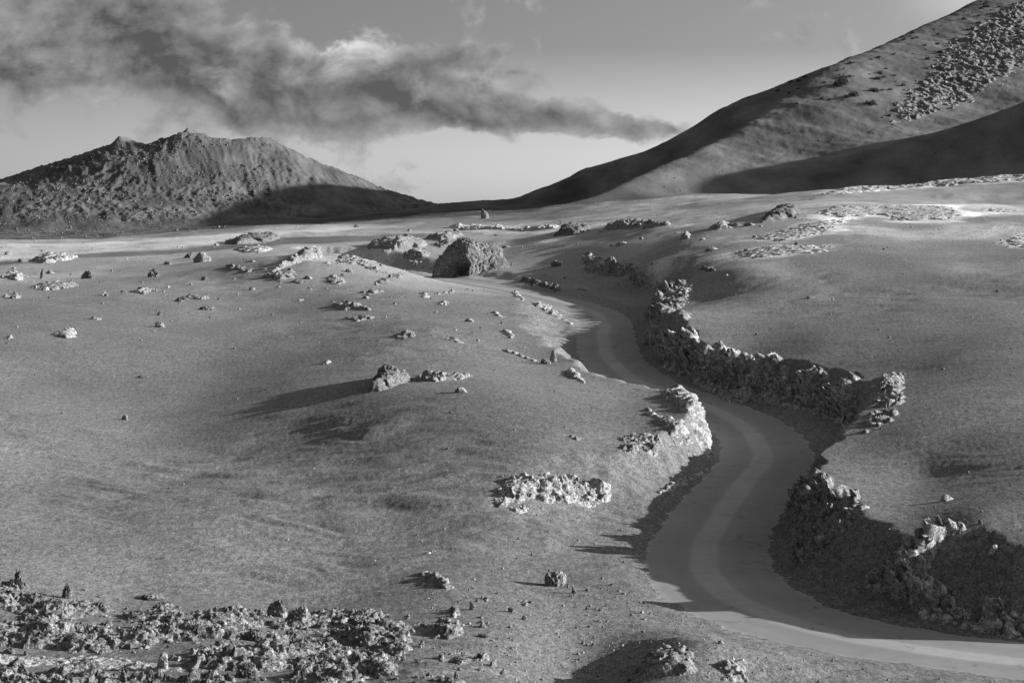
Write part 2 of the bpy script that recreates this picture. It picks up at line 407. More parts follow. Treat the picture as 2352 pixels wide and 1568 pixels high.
def mesh_from(name, co, quads, smooth=True, mat=None):
    me = bpy.data.meshes.new(name)
    co = np.ascontiguousarray(co, np.float32); quads = np.ascontiguousarray(quads, np.int32)
    k = quads.shape[1]
    me.vertices.add(len(co)); me.vertices.foreach_set('co', co.ravel())
    me.loops.add(quads.size); me.loops.foreach_set('vertex_index', quads.ravel())
    me.polygons.add(len(quads)); me.polygons.foreach_set('loop_start', np.arange(0, quads.size, k, dtype=np.int32))
    me.polygons.foreach_set('loop_total', np.full(len(quads), k, np.int32))
    if smooth: me.polygons.foreach_set('use_smooth', np.ones(len(quads), bool))
    me.update(calc_edges=True)
    if mat: me.materials.append(mat)
    return me
def grid_quads(nr, nc):
    i = np.arange(nr*nc).reshape(nr, nc)
    return np.stack([i[:-1, :-1], i[:-1, 1:], i[1:, 1:], i[1:, :-1]], -1).reshape(-1, 4)
def link(name, me, label=None, cat=None, group=None, kind=None, parent=None):
    o = bpy.data.objects.new(name, me); COL.objects.link(o)
    if label: o['label'] = label
    if cat: o['category'] = cat
    if group: o['group'] = group
    if kind: o['kind'] = kind
    if parent: o.parent = parent
    return o
def attr(me, name, v):
    a = me.attributes.new(name, 'FLOAT', 'POINT'); a.data.foreach_set('value', np.ascontiguousarray(v, np.float32).ravel())

def terr(x, y):
    """sample the built ground"""
    x = np.asarray(x, float); y = np.asarray(y, float); u = x/y
    ci = np.interp(u, uc, np.arange(len(uc))); ri = np.interp(y, Dr, np.arange(len(Dr)))
    c0 = np.clip(np.floor(ci).astype(int), 0, len(uc)-2); r0 = np.clip(np.floor(ri).astype(int), 0, len(Dr)-2)
    fc = ci-c0; fr = ri-r0
    return (TZ[r0, c0]*(1-fc)+TZ[r0, c0+1]*fc)*(1-fr)+(TZ[r0+1, c0]*(1-fc)+TZ[r0+1, c0+1]*fc)*fr
def poly_sd(x, y, P):
    """signed distance, inside positive"""
    d = np.full(x.shape, 1e9); ins = np.zeros(x.shape, bool); n = len(P)
    for i in range(n):
        x0, y0 = P[i]; x1, y1 = P[(i+1) % n]
        ex, ey = x1-x0, y1-y0; wx, wy = x-x0, y-y0
        t = np.clip((wx*ex+wy*ey)/(ex*ex+ey*ey+1e-12), 0, 1)
        d = np.minimum(d, (wx-ex*t)**2+(wy-ey*t)**2)
        c = ((y0 > y) != (y1 > y)) & (x < (x1-x0)*(y-y0)/((y1-y0) if y1 != y0 else 1e-9)+x0)
        ins ^= c
    d = np.sqrt(d); return np.where(ins, d, -d)

def hit(px, row):
    """ground point seen along a bearing"""
    u = (px-CX)/F; v = (HR-row)/F
    z = terr(u*Dr, Dr); m = (z/Dr >= v) & (Dr > 36)
    i = int(np.argmax(m)) if m.any() else len(Dr)-1
    D = Dr[i]
    if i > 0:
        a = z[i-1]/Dr[i-1]-v; b = z[i]/Dr[i]-v
        if b-a > 1e-9 and a < 0: D = Dr[i-1]+(Dr[i]-Dr[i-1])*(-a)/(b-a)
    return u*D, D
#MATERIALS
def mat_new(name):
    m = bpy.data.materials.new(name); m.use_nodes = True; t = NT(m.node_tree); t.n.clear()
    out = t.node('ShaderNodeOutputMaterial'); b = t.node('ShaderNodeBsdfPrincipled'); t.l.new(b.outputs[0], out.inputs[0])
    b.inputs['Specular IOR Level'].default_value = .25
    return m, t, b
def grey(t, v):
    c = t.node('ShaderNodeCombineColor'); 
    for i in range(3): t.put(c.inputs[i], v)
    return c.outputs[0]
def ash_material():
    m, t, b = mat_new('volcanic_ash')
    g = t.node('ShaderNodeNewGeometry'); p = g.outputs['Position']
    at = t.node('ShaderNodeAttribute'); at.attribute_name = 'tone'
    ps = t.vmath('MULTIPLY', p, (1., .4, 1.))
    big = t.noise(p, .06, 4, .55); mid = t.noise(p, .9, 7, .8); grit = t.noise(ps, 17, 3, .8); gr2 = t.noise(ps, 5, 6, .85)
    v = t.m('MULTIPLY', ASH, t.m('ADD', .62, t.m('MULTIPLY', big, .76)))
    v = t.m('MULTIPLY', v, t.m('ADD', .72, t.m('MULTIPLY', mid, .56)))
    v = t.m('MULTIPLY', v, t.mix(t.ramp(grit, .36, .64), .6, 1.4))
    v = t.m('MULTIPLY', v, t.mix(t.ramp(gr2, .4, .6), .72, 1.28))
    # pale cinders
    n = t.node('ShaderNodeTexVoronoi', feature='F1'); t.put(n.inputs['Vector'], p); n.inputs['Scale'].default_value = 9.
    v = t.mix(t.ramp(n.outputs['Distance'], .10, .02), v, t.m('MULTIPLY', v, 2.1))
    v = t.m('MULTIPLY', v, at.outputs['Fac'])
    t.l.new(grey(t, v), b.inputs['Base Color'])
    b.inputs['Roughness'].default_value = .95; b.inputs['Specular IOR Level'].default_value = .08
    bm = t.node('ShaderNodeBump'); bm.inputs['Distance'].default_value = .015; bm.inputs['Strength'].default_value = .6
    t.put(bm.inputs['Height'], t.m('ADD', grit, t.m('MULTIPLY', gr2, 1.5))); t.l.new(bm.outputs[0], b.inputs['Normal'])
    return m
ASH = .16
M_ASH = ash_material()

def tone_of(x, y, z):
    """ground tone relative to plain ash with the shadow of the big hill painted in"""
    px = CX+F*x/y; row = HR-F*z/y
    t = np.ones_like(x)
    hz, zl, zr = hills(x, y)
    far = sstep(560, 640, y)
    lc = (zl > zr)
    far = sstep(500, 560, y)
    saddle_shade = sstep(-110, -60, x)*sstep(60, 20, x)*sstep(1100, 900, y)  # cast shadow of the big hill, painted into the saddle's tone
    t = np.where(far > 0, t*(1-far)+far*(np.where(lc, .52, .66)*(1-.35*saddle_shade)), t)
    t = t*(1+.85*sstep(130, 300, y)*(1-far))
    t = t*(1-.5*sstep(-115, -45, x)*sstep(28, 8, x)*sstep(415, 455, y)*(1-far))  # same painted hill shadow carried onto the nearer plain
    # pale dusting round the white crusts of the right-hand rise
    cr = sstep(150, 180, y)*sstep(330, 290, y)*sstep(5, 25, x)
    t = t*(1+.75*cr*sstep(.0, .35, fbm(x*.07+3, y*.03, o=4)))
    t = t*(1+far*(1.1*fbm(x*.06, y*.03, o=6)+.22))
    n = fbm(x*.05, y*.02, o=4)
    t = t*(1+.25*n*(1-far))*(1-.08*sstep(110, 60, y))
    # hill shadow on the saddle is painted in above
    return t
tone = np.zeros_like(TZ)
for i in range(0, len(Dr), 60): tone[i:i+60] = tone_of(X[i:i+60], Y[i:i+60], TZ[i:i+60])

PALE_AND_SHADE_GROUND = [([(1840,500),(1900,476),(2050,470),(2200,472),(2260,490),(2200,510),(2060,512),(2010,500),(1930,508)], 1.5),
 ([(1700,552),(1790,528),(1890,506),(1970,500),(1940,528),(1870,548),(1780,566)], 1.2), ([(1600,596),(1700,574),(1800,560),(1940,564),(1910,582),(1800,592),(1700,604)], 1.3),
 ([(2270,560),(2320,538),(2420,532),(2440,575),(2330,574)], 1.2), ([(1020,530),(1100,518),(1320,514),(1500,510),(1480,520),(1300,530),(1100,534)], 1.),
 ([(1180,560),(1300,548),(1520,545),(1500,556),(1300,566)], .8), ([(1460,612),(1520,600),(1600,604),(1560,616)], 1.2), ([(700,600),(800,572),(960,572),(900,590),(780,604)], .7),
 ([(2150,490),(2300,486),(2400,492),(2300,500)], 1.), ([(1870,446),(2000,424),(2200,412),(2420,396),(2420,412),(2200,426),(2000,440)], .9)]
PALE_AND_SHADE_GROUND = [(a_, b_*.75) for a_, b_ in PALE_AND_SHADE_GROUND]
PALE_AND_SHADE_GROUND += [([(-200,554),(300,554),(500,538),(800,515),(980,507),(980,518),(800,528),(620,546),(400,568),(200,582),(0,596),(-200,605)], .5),
 ([(-100,606),(120,590),(250,579),(420,571),(540,560),(640,545),(800,541),(980,535),(1010,545),(860,556),(720,561),(600,571),(420,581),(240,591),(60,603),(-100,618)], -.55)]  # dark belt: shade of the low scarp painted into the ground tone
for poly, amt in PALE_AND_SHADE_GROUND:
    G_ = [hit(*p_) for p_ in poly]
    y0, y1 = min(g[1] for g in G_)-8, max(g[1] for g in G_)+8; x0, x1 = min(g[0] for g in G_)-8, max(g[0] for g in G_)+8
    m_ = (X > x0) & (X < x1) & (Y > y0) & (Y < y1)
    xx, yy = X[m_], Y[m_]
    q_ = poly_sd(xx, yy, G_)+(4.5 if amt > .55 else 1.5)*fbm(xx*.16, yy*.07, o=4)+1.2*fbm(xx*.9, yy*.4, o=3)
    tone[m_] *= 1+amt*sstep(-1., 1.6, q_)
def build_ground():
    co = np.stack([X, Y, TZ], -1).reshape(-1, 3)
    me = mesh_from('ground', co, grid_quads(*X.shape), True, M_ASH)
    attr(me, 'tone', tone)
    return link('ground', me, kind='structure', label='grey volcanic ash plain and cinder hills', cat='ground')
build_ground()

def build_road():
    m, t, b = mat_new('worn_asphalt')
    uv = t.node('ShaderNodeUVMap'); sp = t.node('ShaderNodeSeparateXYZ'); t.l.new(uv.outputs[0], sp.inputs[0])
    g = t.node('ShaderNodeNewGeometry'); p = g.outputs['Position']
    wob = t.m('MULTIPLY', t.m('SUBTRACT', t.noise(p, .12, 2, .5), .5), .16)
    uu = t.m('ADD', sp.outputs[0], wob)
    strip = t.ramp(t.m('ABSOLUTE', t.m('SUBTRACT', uu, .46)), .13, .07)
    edge = t.ramp(t.m('ABSOLUTE', t.m('SUBTRACT', sp.outputs[0], .5)), .40, .50)
    gr = t.noise(p, 26, 4, .85); big = t.noise(p, .25, 3, .5); st = t.noise(p, 2.2, 4, .6)
    v = t.m('MULTIPLY', ROADC, t.m('ADD', .8, t.m('MULTIPLY', big, .4)))
    v = t.m('MULTIPLY', v, t.m('ADD', .97, t.m('MULTIPLY', strip, .32)))
    v = t.m('MULTIPLY', v, t.m('ADD', 1., t.m('MULTIPLY', t.m('MULTIPLY', edge, st), .55)))
    v = t.m('MULTIPLY', v, t.m('ADD', .55, t.m('MULTIPLY', gr, .9)))
    v = t.m('MULTIPLY', v, t.m('ADD', .84, t.m('MULTIPLY', st, .32)))
    lane = t.ramp(t.m('ABSOLUTE', t.m('SUBTRACT', t.m('ABSOLUTE', t.m('SUBTRACT', uu, .5)), .23)), .10, .02)
    v = t.m('MULTIPLY', v, t.m('SUBTRACT', 1., t.m('MULTIPLY', lane, .06)))
    vo = t.node('ShaderNodeTexVoronoi', feature='DISTANCE_TO_EDGE'); vo.inputs['Scale'].default_value = .35
    wp = t.node('ShaderNodeTexNoise'); wp.inputs['Scale'].default_value = 1.2; t.put(wp.inputs['Vector'], p)
    t.put(vo.inputs['Vector'], t.vmath('ADD', p, t.vmath('MULTIPLY', wp.outputs['Color'], (1.6, 1.6, 0.))))
    crack = t.m('MULTIPLY', t.ramp(vo.outputs['Distance'], .022, .0), t.ramp(t.noise(p, .5, 2, .5, w=4.), .5, .62))
    v = t.m('MULTIPLY', v, t.m('SUBTRACT', 1., t.m('MULTIPLY', crack, .45)))
    spill = t.ramp(t.m('ADD', edge, t.m('MULTIPLY', t.m('SUBTRACT', t.noise(p, 1.6, 6, .75, w=8.), .5), 2.2)), .9, 1.5)
    v = t.mix(t.m('MULTIPLY', spill, .7), v, t.m('MULTIPLY', t.noise(p, 22, 3, .8), .22))
    t.l.new(grey(t, v), b.inputs['Base Color']); b.inputs['Roughness'].default_value = .8; b.inputs['Specular IOR Level'].default_value = .3
    bm = t.node('ShaderNodeBump'); bm.inputs['Distance'].default_value = .004; bm.inputs['Strength'].default_value = .6
    t.put(bm.inputs['Height'], gr); t.l.new(bm.outputs[0], b.inputs['Normal'])
    n = len(RP); W = np.linspace(-1, 1, 11)
    hw = 2.42
    N = np.stack([RT[:, 1], -RT[:, 0]], 1)
    co = np.zeros((n, 11, 3)); uvs = np.zeros((n, 11, 2))
    for j, w in enumerate(W):
        wv = hw*w
        co[:, j, 0] = RP[:, 0]+N[:, 0]*wv; co[:, j, 1] = RP[:, 1]+N[:, 1]*wv; co[:, j, 2] = RP[:, 2]-.015*w*w
        uvs[:, j, 0] = (w+1)/2; uvs[:, j, 1] = np.arange(n)/5.
    q = grid_quads(n, 11)[:, ::-1]
    me = mesh_from('road', co.reshape(-1, 3), q, True, m)
    l = me.uv_layers.new(name='UVMap'); f = uvs.reshape(-1, 2)[q.ravel()]
    l.data.foreach_set('uv', np.ascontiguousarray(f, np.float32).ravel())
    link('road', me, kind='structure', label='smooth winding asphalt road through the ash', cat='road')
ROADC = .24
build_road()
#OBJECTS
def rock_material(name, base, var=.5, pale=.5):
    m, t, b = mat_new(name)
    g = t.node('ShaderNodeNewGeometry'); p = g.outputs['Position']
    big = t.noise(p, .9, 5, .6); mid = t.noise(p, 5, 6, .75); fin = t.noise(p, 20, 3, .8)
    v = t.m('MULTIPLY', base, t.m('ADD', 1-var*.6, t.m('MULTIPLY', big, var*1.2)))
    v = t.m('MULTIPLY', v, t.mix(t.ramp(mid, .38, .62), .5, 1.4))
    v = t.m('MULTIPLY', v, t.mix(t.ramp(fin, .35, .65), .6, 1.4))
    # lichen crust in spots
    l = t.ramp(t.noise(p, 3.1, 6, .7, w=2.2), .52, .64)
    v = t.m('MULTIPLY', v, t.m('ADD', 1., t.m('MULTIPLY', l, pale)))
    t.l.new(grey(t, v), b.inputs['Base Color']); b.inputs['Roughness'].default_value = .92; b.inputs['Specular IOR Level'].default_value = .12
    bm = t.node('ShaderNodeBump'); bm.inputs['Distance'].default_value = .05; bm.inputs['Strength'].default_value = .8
    t.put(bm.inputs['Height'], t.m('ADD', mid, t.m('MULTIPLY', fin, .4))); t.l.new(bm.outputs[0], b.inputs['Normal'])
    return m
M_ROCK = rock_material('grey_lava', .2); M_PALE = rock_material('pale_lichened_lava', .27, .5, .4)
M_DARK = rock_material('dark_lava', .13); M_FACE = rock_material('craggy_lava', .2, .8, .6); M_HILL = rock_material('hill_lava', .16, .9, .8); M_SHADE_LIFT = rock_material('craggy_lava_lightened', .26, .8, .6); M_BOULD = rock_material('boulder_lava', .13, .9, .9); M_FAR = rock_material('far_scree', .125)  # one craggy lava has its colour lightened for cliff faces lying in shade
M_CRUST = rock_material('pale_crust', .36, .3, .25); M_CLIN = rock_material('clinker', .16, .7, .9)

def billow(x, y, z, o=4, gain=.55):
    r = 0; a = 1.; s = 0
    for i in range(o):
        k = 2.05**i; r = r+a*np.abs(perlin(x*k+13.7*i, y*k+3.3*i, z*k-5.9*i))*1.9; s += a; a *= gain
    return r/s
def patch(name, label, cat, poly, H=.6, lump=.8, rough=.5, bury=.15, mat=None, group=None, seed=0, spiky=0., strata=0., res=None, kind=None, edge=None, heap=0., nod=0., flat=None, wob=.5, jit=.3, pix=1.15):
    """an outcrop of bedrock breaking through the ash: relief on a footprint, trimmed where the ash covers it"""
    G = [hit(*p) for p in poly]
    xs = [p[0] for p in G]; ys = [p[1] for p in G]
    D = sum(ys)/len(ys); r = res or max(D/1991*pix, .03)
    mg = lump*.6
    x0, x1, y0, y1 = min(xs)-mg, max(xs)+mg, min(ys)-mg, max(ys)+mg
    nx = int((x1-x0)/r)+2; ry = r*1.35; ny = int((y1-y0)/ry)+2
    while nx*ny > 1100000: r *= 1.15; ry = r*1.35; nx = int((x1-x0)/r)+2; ny = int((y1-y0)/ry)+2
    gx, gy = np.meshgrid(np.linspace(x0, x1, nx), np.linspace(y0, y1, ny))
    tz = terr(gx, gy)
    e = edge or lump*1.1
    H = H*.6; bury = bury+.1
    sd0 = poly_sd(gx, gy, G)
    sd = sd0+wob*lump*fbm(gx/lump*.7+seed*3.1, gy/lump*.7, o=3)*1.4
    m = sstep(-.1*e, e, sd)
    dzx = np.gradient(tz, axis=1)/((x1-x0)/(nx-1)); dzy = np.gradient(tz, axis=0)/((y1-y0)/(ny-1))
    nl = np.sqrt(1+dzx*dzx+dzy*dzy); N = np.stack([-dzx/nl, -dzy/nl, 1/nl], -1)
    N[..., 2] += .5; N /= np.linalg.norm(N, axis=-1)[..., None]
    k = 1/lump; X_, Y_, Z_ = gx*k+seed*7.3, gy*k-seed*2.9, tz*k+seed
    b = billow(X_, Y_, Z_, 6, .64)
    big = fbm(X_*.45, Y_*.45, Z_*.45, o=2)
    if flat is not None: big = big-flat(gx, gy)
    an = seed*1.3; ca, sa = math.cos(an), math.sin(an)
    wq = .22*fbm(X_*1.3+4, Y_*1.3, Z_*1.3, o=3)
    zz = .8*Z_                                   # cliffs: the third dimension shears the blocks so they also break up a steep face
    fx_, fy_ = (gx*ca+gy*sa)*k+wq+zz*.6, (-gx*sa+gy*ca)*k-wq+zz
    b1, e1 = blocks(fx_*.8+seed, fy_*1.15, seed, 1.3)
    b2, e2 = blocks(fx_*2.3-seed, fy_*2.9+wq*2, seed+3, 1.5)
    b3, e3 = blocks(fx_*6.1, fy_*7.3, seed+5, 1.5)
    h = .5*big+.75*b1+.34*b2+.15*b3+.28*(b-.35)
    h = h-.30*np.clip(.10-e1, 0, 1)/.10*sstep(-.2, .3, big+.1)-.12*np.clip(.12-e2, 0, 1)/.12
    if strata:
        q = perlin(gx*.55*k+.2*seed, (gy*.55)*k, (tz+.25*gx-.1*gy)*4.5*k+2*fbm(X_*.5, Y_*.5, Z_*.5, o=2))
        h = h+strata*q*.5
    steep = sstep(.18, .65, np.sqrt(dzx*dzx+dzy*dzy))
    h = h*(.42+.58*steep)
    if heap: h = h+heap*fbm(gx*.42+5, gy*.30, o=3)
    disp = m*(H*(.35+.65*sstep(0, 2.2*e, sd))+rough*lump*h)-bury*lump*.5-(1-m)*.35*lump
    jv = jit*lump*m
    f1 = 1.7*k
    jx = fbm(gx*f1+9, gy*f1, tz*f1+disp*f1, o=3)*jv; jy = fbm(gx*f1-31, gy*f1+8, tz*f1+disp*f1, o=3)*jv
    co = np.stack([gx+N[..., 0]*disp+jx, gy+N[..., 1]*disp+jy, tz+N[..., 2]*disp], -1)
    keep = (disp > -.22*lump) & (m > .01)
    q = grid_quads(ny, nx); kf = (((m > .01) & (sd0 > -.5*lump)) | (sd0 > 0)).ravel()[q].any(axis=1)
    if 4 < kf.sum() < 25000:                     # keep the one connected outcrop, drop stray slivers
        K = kf.reshape(ny-1, nx-1); seen = np.zeros(K.shape, bool); bestc = None
        for a0, b0 in np.argwhere(K):
            if seen[a0, b0]: continue
            st_ = [(a0, b0)]; seen[a0, b0] = True; comp = []
            while st_:
                a1, b1 = st_.pop(); comp.append((a1, b1))
                for a2, b2 in ((a1+1, b1), (a1-1, b1), (a1, b1+1), (a1, b1-1)):
                    if 0 <= a2 < K.shape[0] and 0 <= b2 < K.shape[1] and K[a2, b2] and not seen[a2, b2]:
                        seen[a2, b2] = True; st_.append((a2, b2))
            if bestc is None or len(comp) > len(bestc): bestc = comp
        K = np.zeros(K.shape, bool); ar = np.array(bestc); K[ar[:, 0], ar[:, 1]] = True; kf = K.ravel()
    q = q[kf]
    if len(q) < 4: print('empty patch', name, label); return None
    used = np.unique(q); mp = np.full(nx*ny, -1); mp[used] = np.arange(len(used))
    c = co.reshape(-1, 3)[used]; org = np.array([np.mean(xs), np.mean(ys), float(terr(np.mean(xs), np.mean(ys)))])
    me = mesh_from(name, c-org, mp[q], False, mat or M_ROCK)
    o = link(name, me, label, cat, group, kind); o.location = org
    return o

import bmesh
_ico = {}
def ico(sub):
    if sub not in _ico:
        bm = bmesh.new(); bmesh.ops.create_icosphere(bm, subdivisions=sub, radius=1.)
        v = np.array([x.co[:] for x in bm.verts]); f = np.array([[y.index for y in x.verts] for x in bm.faces]); bm.free()
        _ico[sub] = (v, f)
    return _ico[sub]
def blob_mesh(name, seed, sub=5, rough=.35, spiky=0., top=.0, mat=None, freq=1.6, carve=()):
    """a lump of lava about 1 across and 1 high, its foot a little below zero"""
    v, f = ico(sub); n = v.copy()
    a, b_, c = n[:, 0]*freq+seed*5.1, n[:, 1]*freq-seed*3.3, n[:, 2]*freq+seed*1.7
    r = .8+.45*fbm(a*.6, b_*.6, c*.6, o=2)+rough*(billow(a*1.5, b_*1.5, c*1.5, 6, .64)-.35)
    rp = np.random.default_rng(int(seed)+900); best = np.full(len(n), 9.)
    for _ in range(15 if rough > .3 else 26):
        q = rp.normal(size=3); q /= np.linalg.norm(q); dd = n@q
        best = np.minimum(best, np.where(dd > .15, rp.uniform(.62, .95)/np.maximum(dd, .15), 9.))
    r = .62*np.minimum(best, 1.35)+.5*(r-.25)
    if spiky: r += spiky*np.clip(ridged(a*1.6, b_*1.6, c*1.6, o=4), 0, 1)**2
    for (dx, dy, dz, w, amt) in carve:
        d = np.array([dx, dy, dz]); d = d/np.linalg.norm(d)
        r -= amt*np.exp(-((1-n@d)/w)**(2 if amt > .7 else 1))
    if rough < .3: r += .05*billow(a*6, b_*6, c*6, 4, .6)-.05*np.clip(.1-np.abs(perlin(a*2.2, b_*2.2, c*2.2)), 0, 1)*10
    p = n*np.clip(r, .25, 3)[:, None]
    p[:, 2] = np.where(p[:, 2] > 0, p[:, 2], p[:, 2]*.3)
    if top: p[:, :2] *= (1-top*np.clip(p[:, 2], 0, 1.2)/1.2)[:, None]
    lo = -.12
    p[:, 2] = np.maximum(p[:, 2], lo)
    p[:, 2] /= max(.3, p[:, 2].max()); p[:, :2] /= 2*max(.4, np.abs(p[:, :2]).max())
    return mesh_from(name, p, f, sub < 5, mat or M_CLIN)
def seat(o, px, row, wpx, hpx, depth=.8, rz=None, D=None):
    x, y = hit(px, row) if D is None else (XY(px, D), D)
    w = wpx/F*y; h = hpx/F*y
    z = float(terr(x, y+.25*w*depth))
    zz = float(terr(x, y))
    o.location = (x, y+.35*w*depth, min(z, zz)-.04*h)
    o.scale = (w, w*depth, h)
    o.rotation_euler = (0, 0, random.uniform(-.5, .5) if rz is None else rz)
    return o
def boulder(name, label, cat, px, row, wpx, hpx, seed=0, sub=6, rough=.4, spiky=0., top=0., mat=None, depth=.8, group=None, rz=0., freq=1.6, carve=()):
    me = blob_mesh(name, seed, sub, rough, spiky, top, mat, freq, carve)
    o = link(name, me, label, cat, group); seat(o, px, row, wpx, hpx, depth, rz); return o

# ---- rock faces along the road cut -------------------------------------------------
patch('lava_cliff', 'dark craggy rock face on the inner bend, dropping straight to the road edge', 'cliff',
      [(1800,1130),(1870,1085),(1960,1095),(2000,1150),(2050,1165),(2010,1215),(1930,1265),(1860,1300),(1785,1310),(1783,1230)], H=.35, lump=1.0, rough=.8, bury=.0, strata=.6, mat=M_FACE, jit=.4, seed=1)
patch('lava_cliff', 'long rugged lava wall behind the road with ash slope above it', 'cliff',
      [(1545,850),(1585,812),(1625,796),(1692,806),(1767,816),(1846,834),(1931,846),(1985,856),(1995,905),(1960,985),(1900,972),(1830,945),(1720,935),(1640,925),(1580,890)], H=.4, lump=.9, rough=1.15, bury=.0, strata=.5, mat=M_SHADE_LIFT, jit=.4, seed=2)
patch('lava_cliff', 'layered lava wall end with a deep shadowed hollow under its overhang', 'cliff',
      [(1985,880),(2045,852),(2100,850),(2112,880),(2100,925),(2080,960),(2010,1010),(1960,1035),(1900,1025),(1925,980),(1970,985),(1990,930)], H=.3, lump=.9, rough=.9, bury=.0, strata=.7, mat=M_FACE, jit=.4, seed=3)
patch('lava_cliff', 'lumpy dark lava bank above the narrow straight of the road', 'cliff',
      [(1470,790),(1505,745),(1560,755),(1620,775),(1630,800),(1590,850),(1575,885),(1560,880),(1500,850)], H=.7, lump=1., rough=1.15, bury=.0, strata=.3, mat=M_SHADE_LIFT, jit=.4, seed=4)
patch('lava_cliff', 'shaded ragged rock bank where the road bends left', 'cliff',
      [(1470,740),(1485,690),(1500,655),(1545,640),(1610,655),(1590,700),(1560,720),(1590,735),(1550,760),(1500,770)], H=.3, lump=1.1, rough=.8, bury=.0, strata=.5, mat=M_FACE, jit=.4, seed=5)
patch('lava_cliff', 'low rock wall along the far edge of the flat hollow', 'cliff',
      [(1325,605),(1340,580),(1400,592),(1470,610),(1500,640),(1500,668),(1440,668),(1430,640),(1330,628)], H=.7, lump=1.4, rough=1.15, bury=.0, strata=.6, mat=M_FACE, jit=.4, seed=6)
patch('lava_cliff', 'shadowed rock cutting at the lower right beside the sunlit road', 'cliff',
      [(1940,1330),(2060,1275),(2150,1215),(2255,1195),(2270,1225),(2180,1270),(2150,1330),(2230,1375),(2352,1360),(2420,1380),(2420,1490),(2300,1475),(2160,1450),(2080,1425),(2050,1385),(1960,1365)], H=.7, lump=.7, rough=1.15, bury=.0, strata=.7, mat=M_SHADE_LIFT, jit=.4, seed=7)
patch('rock_outcrop', 'sunlit rock lump at the right edge of the picture above the shadowed cutting', 'rock', [(2270,1330),(2300,1290),(2360,1280),(2400,1330),(2360,1360),(2290,1350)], H=.5, lump=.5, rough=.6, seed=8)
# ---- left bank
patch('rock_outcrop', 'curved pale ledge capping the rock nose above the road bend', 'rock',
      [(1500,912),(1570,905),(1620,948),(1642,1000),(1652,1050),(1635,1075),(1600,1015),(1560,955)], H=.45, lump=.6, rough=.6, bury=.0, strata=.6, seed=9, mat=M_PALE)
patch('rock_outcrop', 'sloping pale slab running down from the top of the rock nose', 'rock',
      [(1450,925),(1500,938),(1585,985),(1625,1045),(1590,1065),(1530,1015),(1460,950)], H=.3, lump=.6, rough=.6, bury=.1, strata=.6, seed=10, mat=M_PALE)
patch('rock_outcrop', 'rough grey outcrop left of the rock nose, ending in broken blocks', 'rock',
      [(1405,1000),(1460,995),(1540,1030),(1535,1052),(1450,1068),(1415,1045)], H=.3, lump=.5, rough=.8, bury=.1, seed=11, mat=M_ROCK)
patch('rock_outcrop', 'bright rock rib at the foot of the nose with a shaded underside', 'rock',
      [(1480,1135),(1530,1092),(1640,1062),(1645,1085),(1560,1132),(1500,1152)], H=.35, lump=.5, rough=.6, strata=.5, bury=.05, seed=12, mat=M_PALE)
patch('rock_outcrop', 'broad pale lava outcrop alone on the ash slope above the road', 'rock',
      [(1108,1135),(1140,1102),(1200,1090),(1290,1078),(1360,1094),(1415,1122),(1440,1152),(1380,1170),(1280,1168),(1210,1160),(1150,1180),(1115,1165)], H=.3, lump=.6, rough=.6, bury=.05, strata=.4, seed=13, mat=M_PALE)
patch('rock_outcrop', 'broken blocks just below the broad pale lava outcrop', 'rock',
      [(1150,1160),(1230,1155),(1245,1175),(1180,1185)], H=.2, lump=.35, rough=.9, bury=.15, seed=14, mat=M_PALE)
patch('rock_outcrop', 'dark raised lava block on the dune crest throwing a long shadow to the left', 'rock',
      [(836,905),(856,868),(890,862),(935,866),(960,874),(920,884),(880,898)], H=1.25, lump=.5, rough=1.0, bury=-.1, strata=.6, seed=15, mat=M_DARK, wob=.3)
patch('rock_outcrop', 'low broken ledge running right from the dark raised block on the dune crest', 'rock',
      [(930,876),(960,864),(1010,862),(1098,861),(1075,871),(1000,878)], H=.5, lump=.45, rough=1.1, bury=.08, seed=72, mat=M_ROCK, wob=.6)
patch('rock_outcrop', 'pale block beside the road just above the dune crest', 'rock',
      [(1285,852),(1320,842),(1345,860),(1358,882),(1330,880),(1292,865)], H=.5, lump=.5, rough=.6, seed=16, mat=M_PALE)
patch('rock_outcrop', 'thin pale rib of lava lying above the dune crest', 'rock',
      [(1140,802),(1170,800),(1245,828),(1240,838),(1190,820)], H=.25, lump=.4, rough=.7, seed=17, mat=M_PALE)
patch('rock_outcrop', 'pale crusted knob in the middle of the slope left of the road', 'rock',
      [(1140,762),(1160,750),(1195,775),(1170,785)], H=.4, lump=.5, rough=.7, seed=18, mat=M_PALE)
patch('rock_outcrop', 'short pale crust left of the crusted knob', 'rock', [(1005,778),(1040,775),(1085,790),(1050,790)], H=.2, lump=.4, rough=.7, seed=19, mat=M_PALE)
patch('rock_outcrop', 'small pale outcrop uphill from the crusted knob', 'rock', [(1118,716),(1140,712),(1172,728),(1150,738)], H=.35, lump=.6, rough=.7, seed=20, mat=M_PALE)
patch('rock_outcrop', 'pale rounded block at the near edge of the upper road', 'rock', [(1165,672),(1200,665),(1218,690),(1190,695)], H=.6, lump=.8, rough=.5, seed=21, mat=M_PALE)
patch('rock_outcrop', 'ragged pale ledge following the near edge of the upper road', 'rock', [(1200,692),(1260,700),(1300,725),(1335,752),(1300,748),(1250,722)], H=.35, lump=.7, rough=.8, bury=.2, seed=22, mat=M_PALE)
patch('rock_outcrop', 'two-part rough outcrop low on the slope above the lava field', 'rock', [(940,1318),(985,1308),(1040,1325),(1058,1352),(1020,1360),(985,1345)], H=.3, lump=.4, rough=.9, bury=.05, seed=23)
patch('rock_outcrop', 'small flat pale fragment below the two-part outcrop', 'rock', [(958,1372),(980,1365),(1003,1375),(975,1382)], H=.12, lump=.25, rough=.8, seed=24, mat=M_PALE)
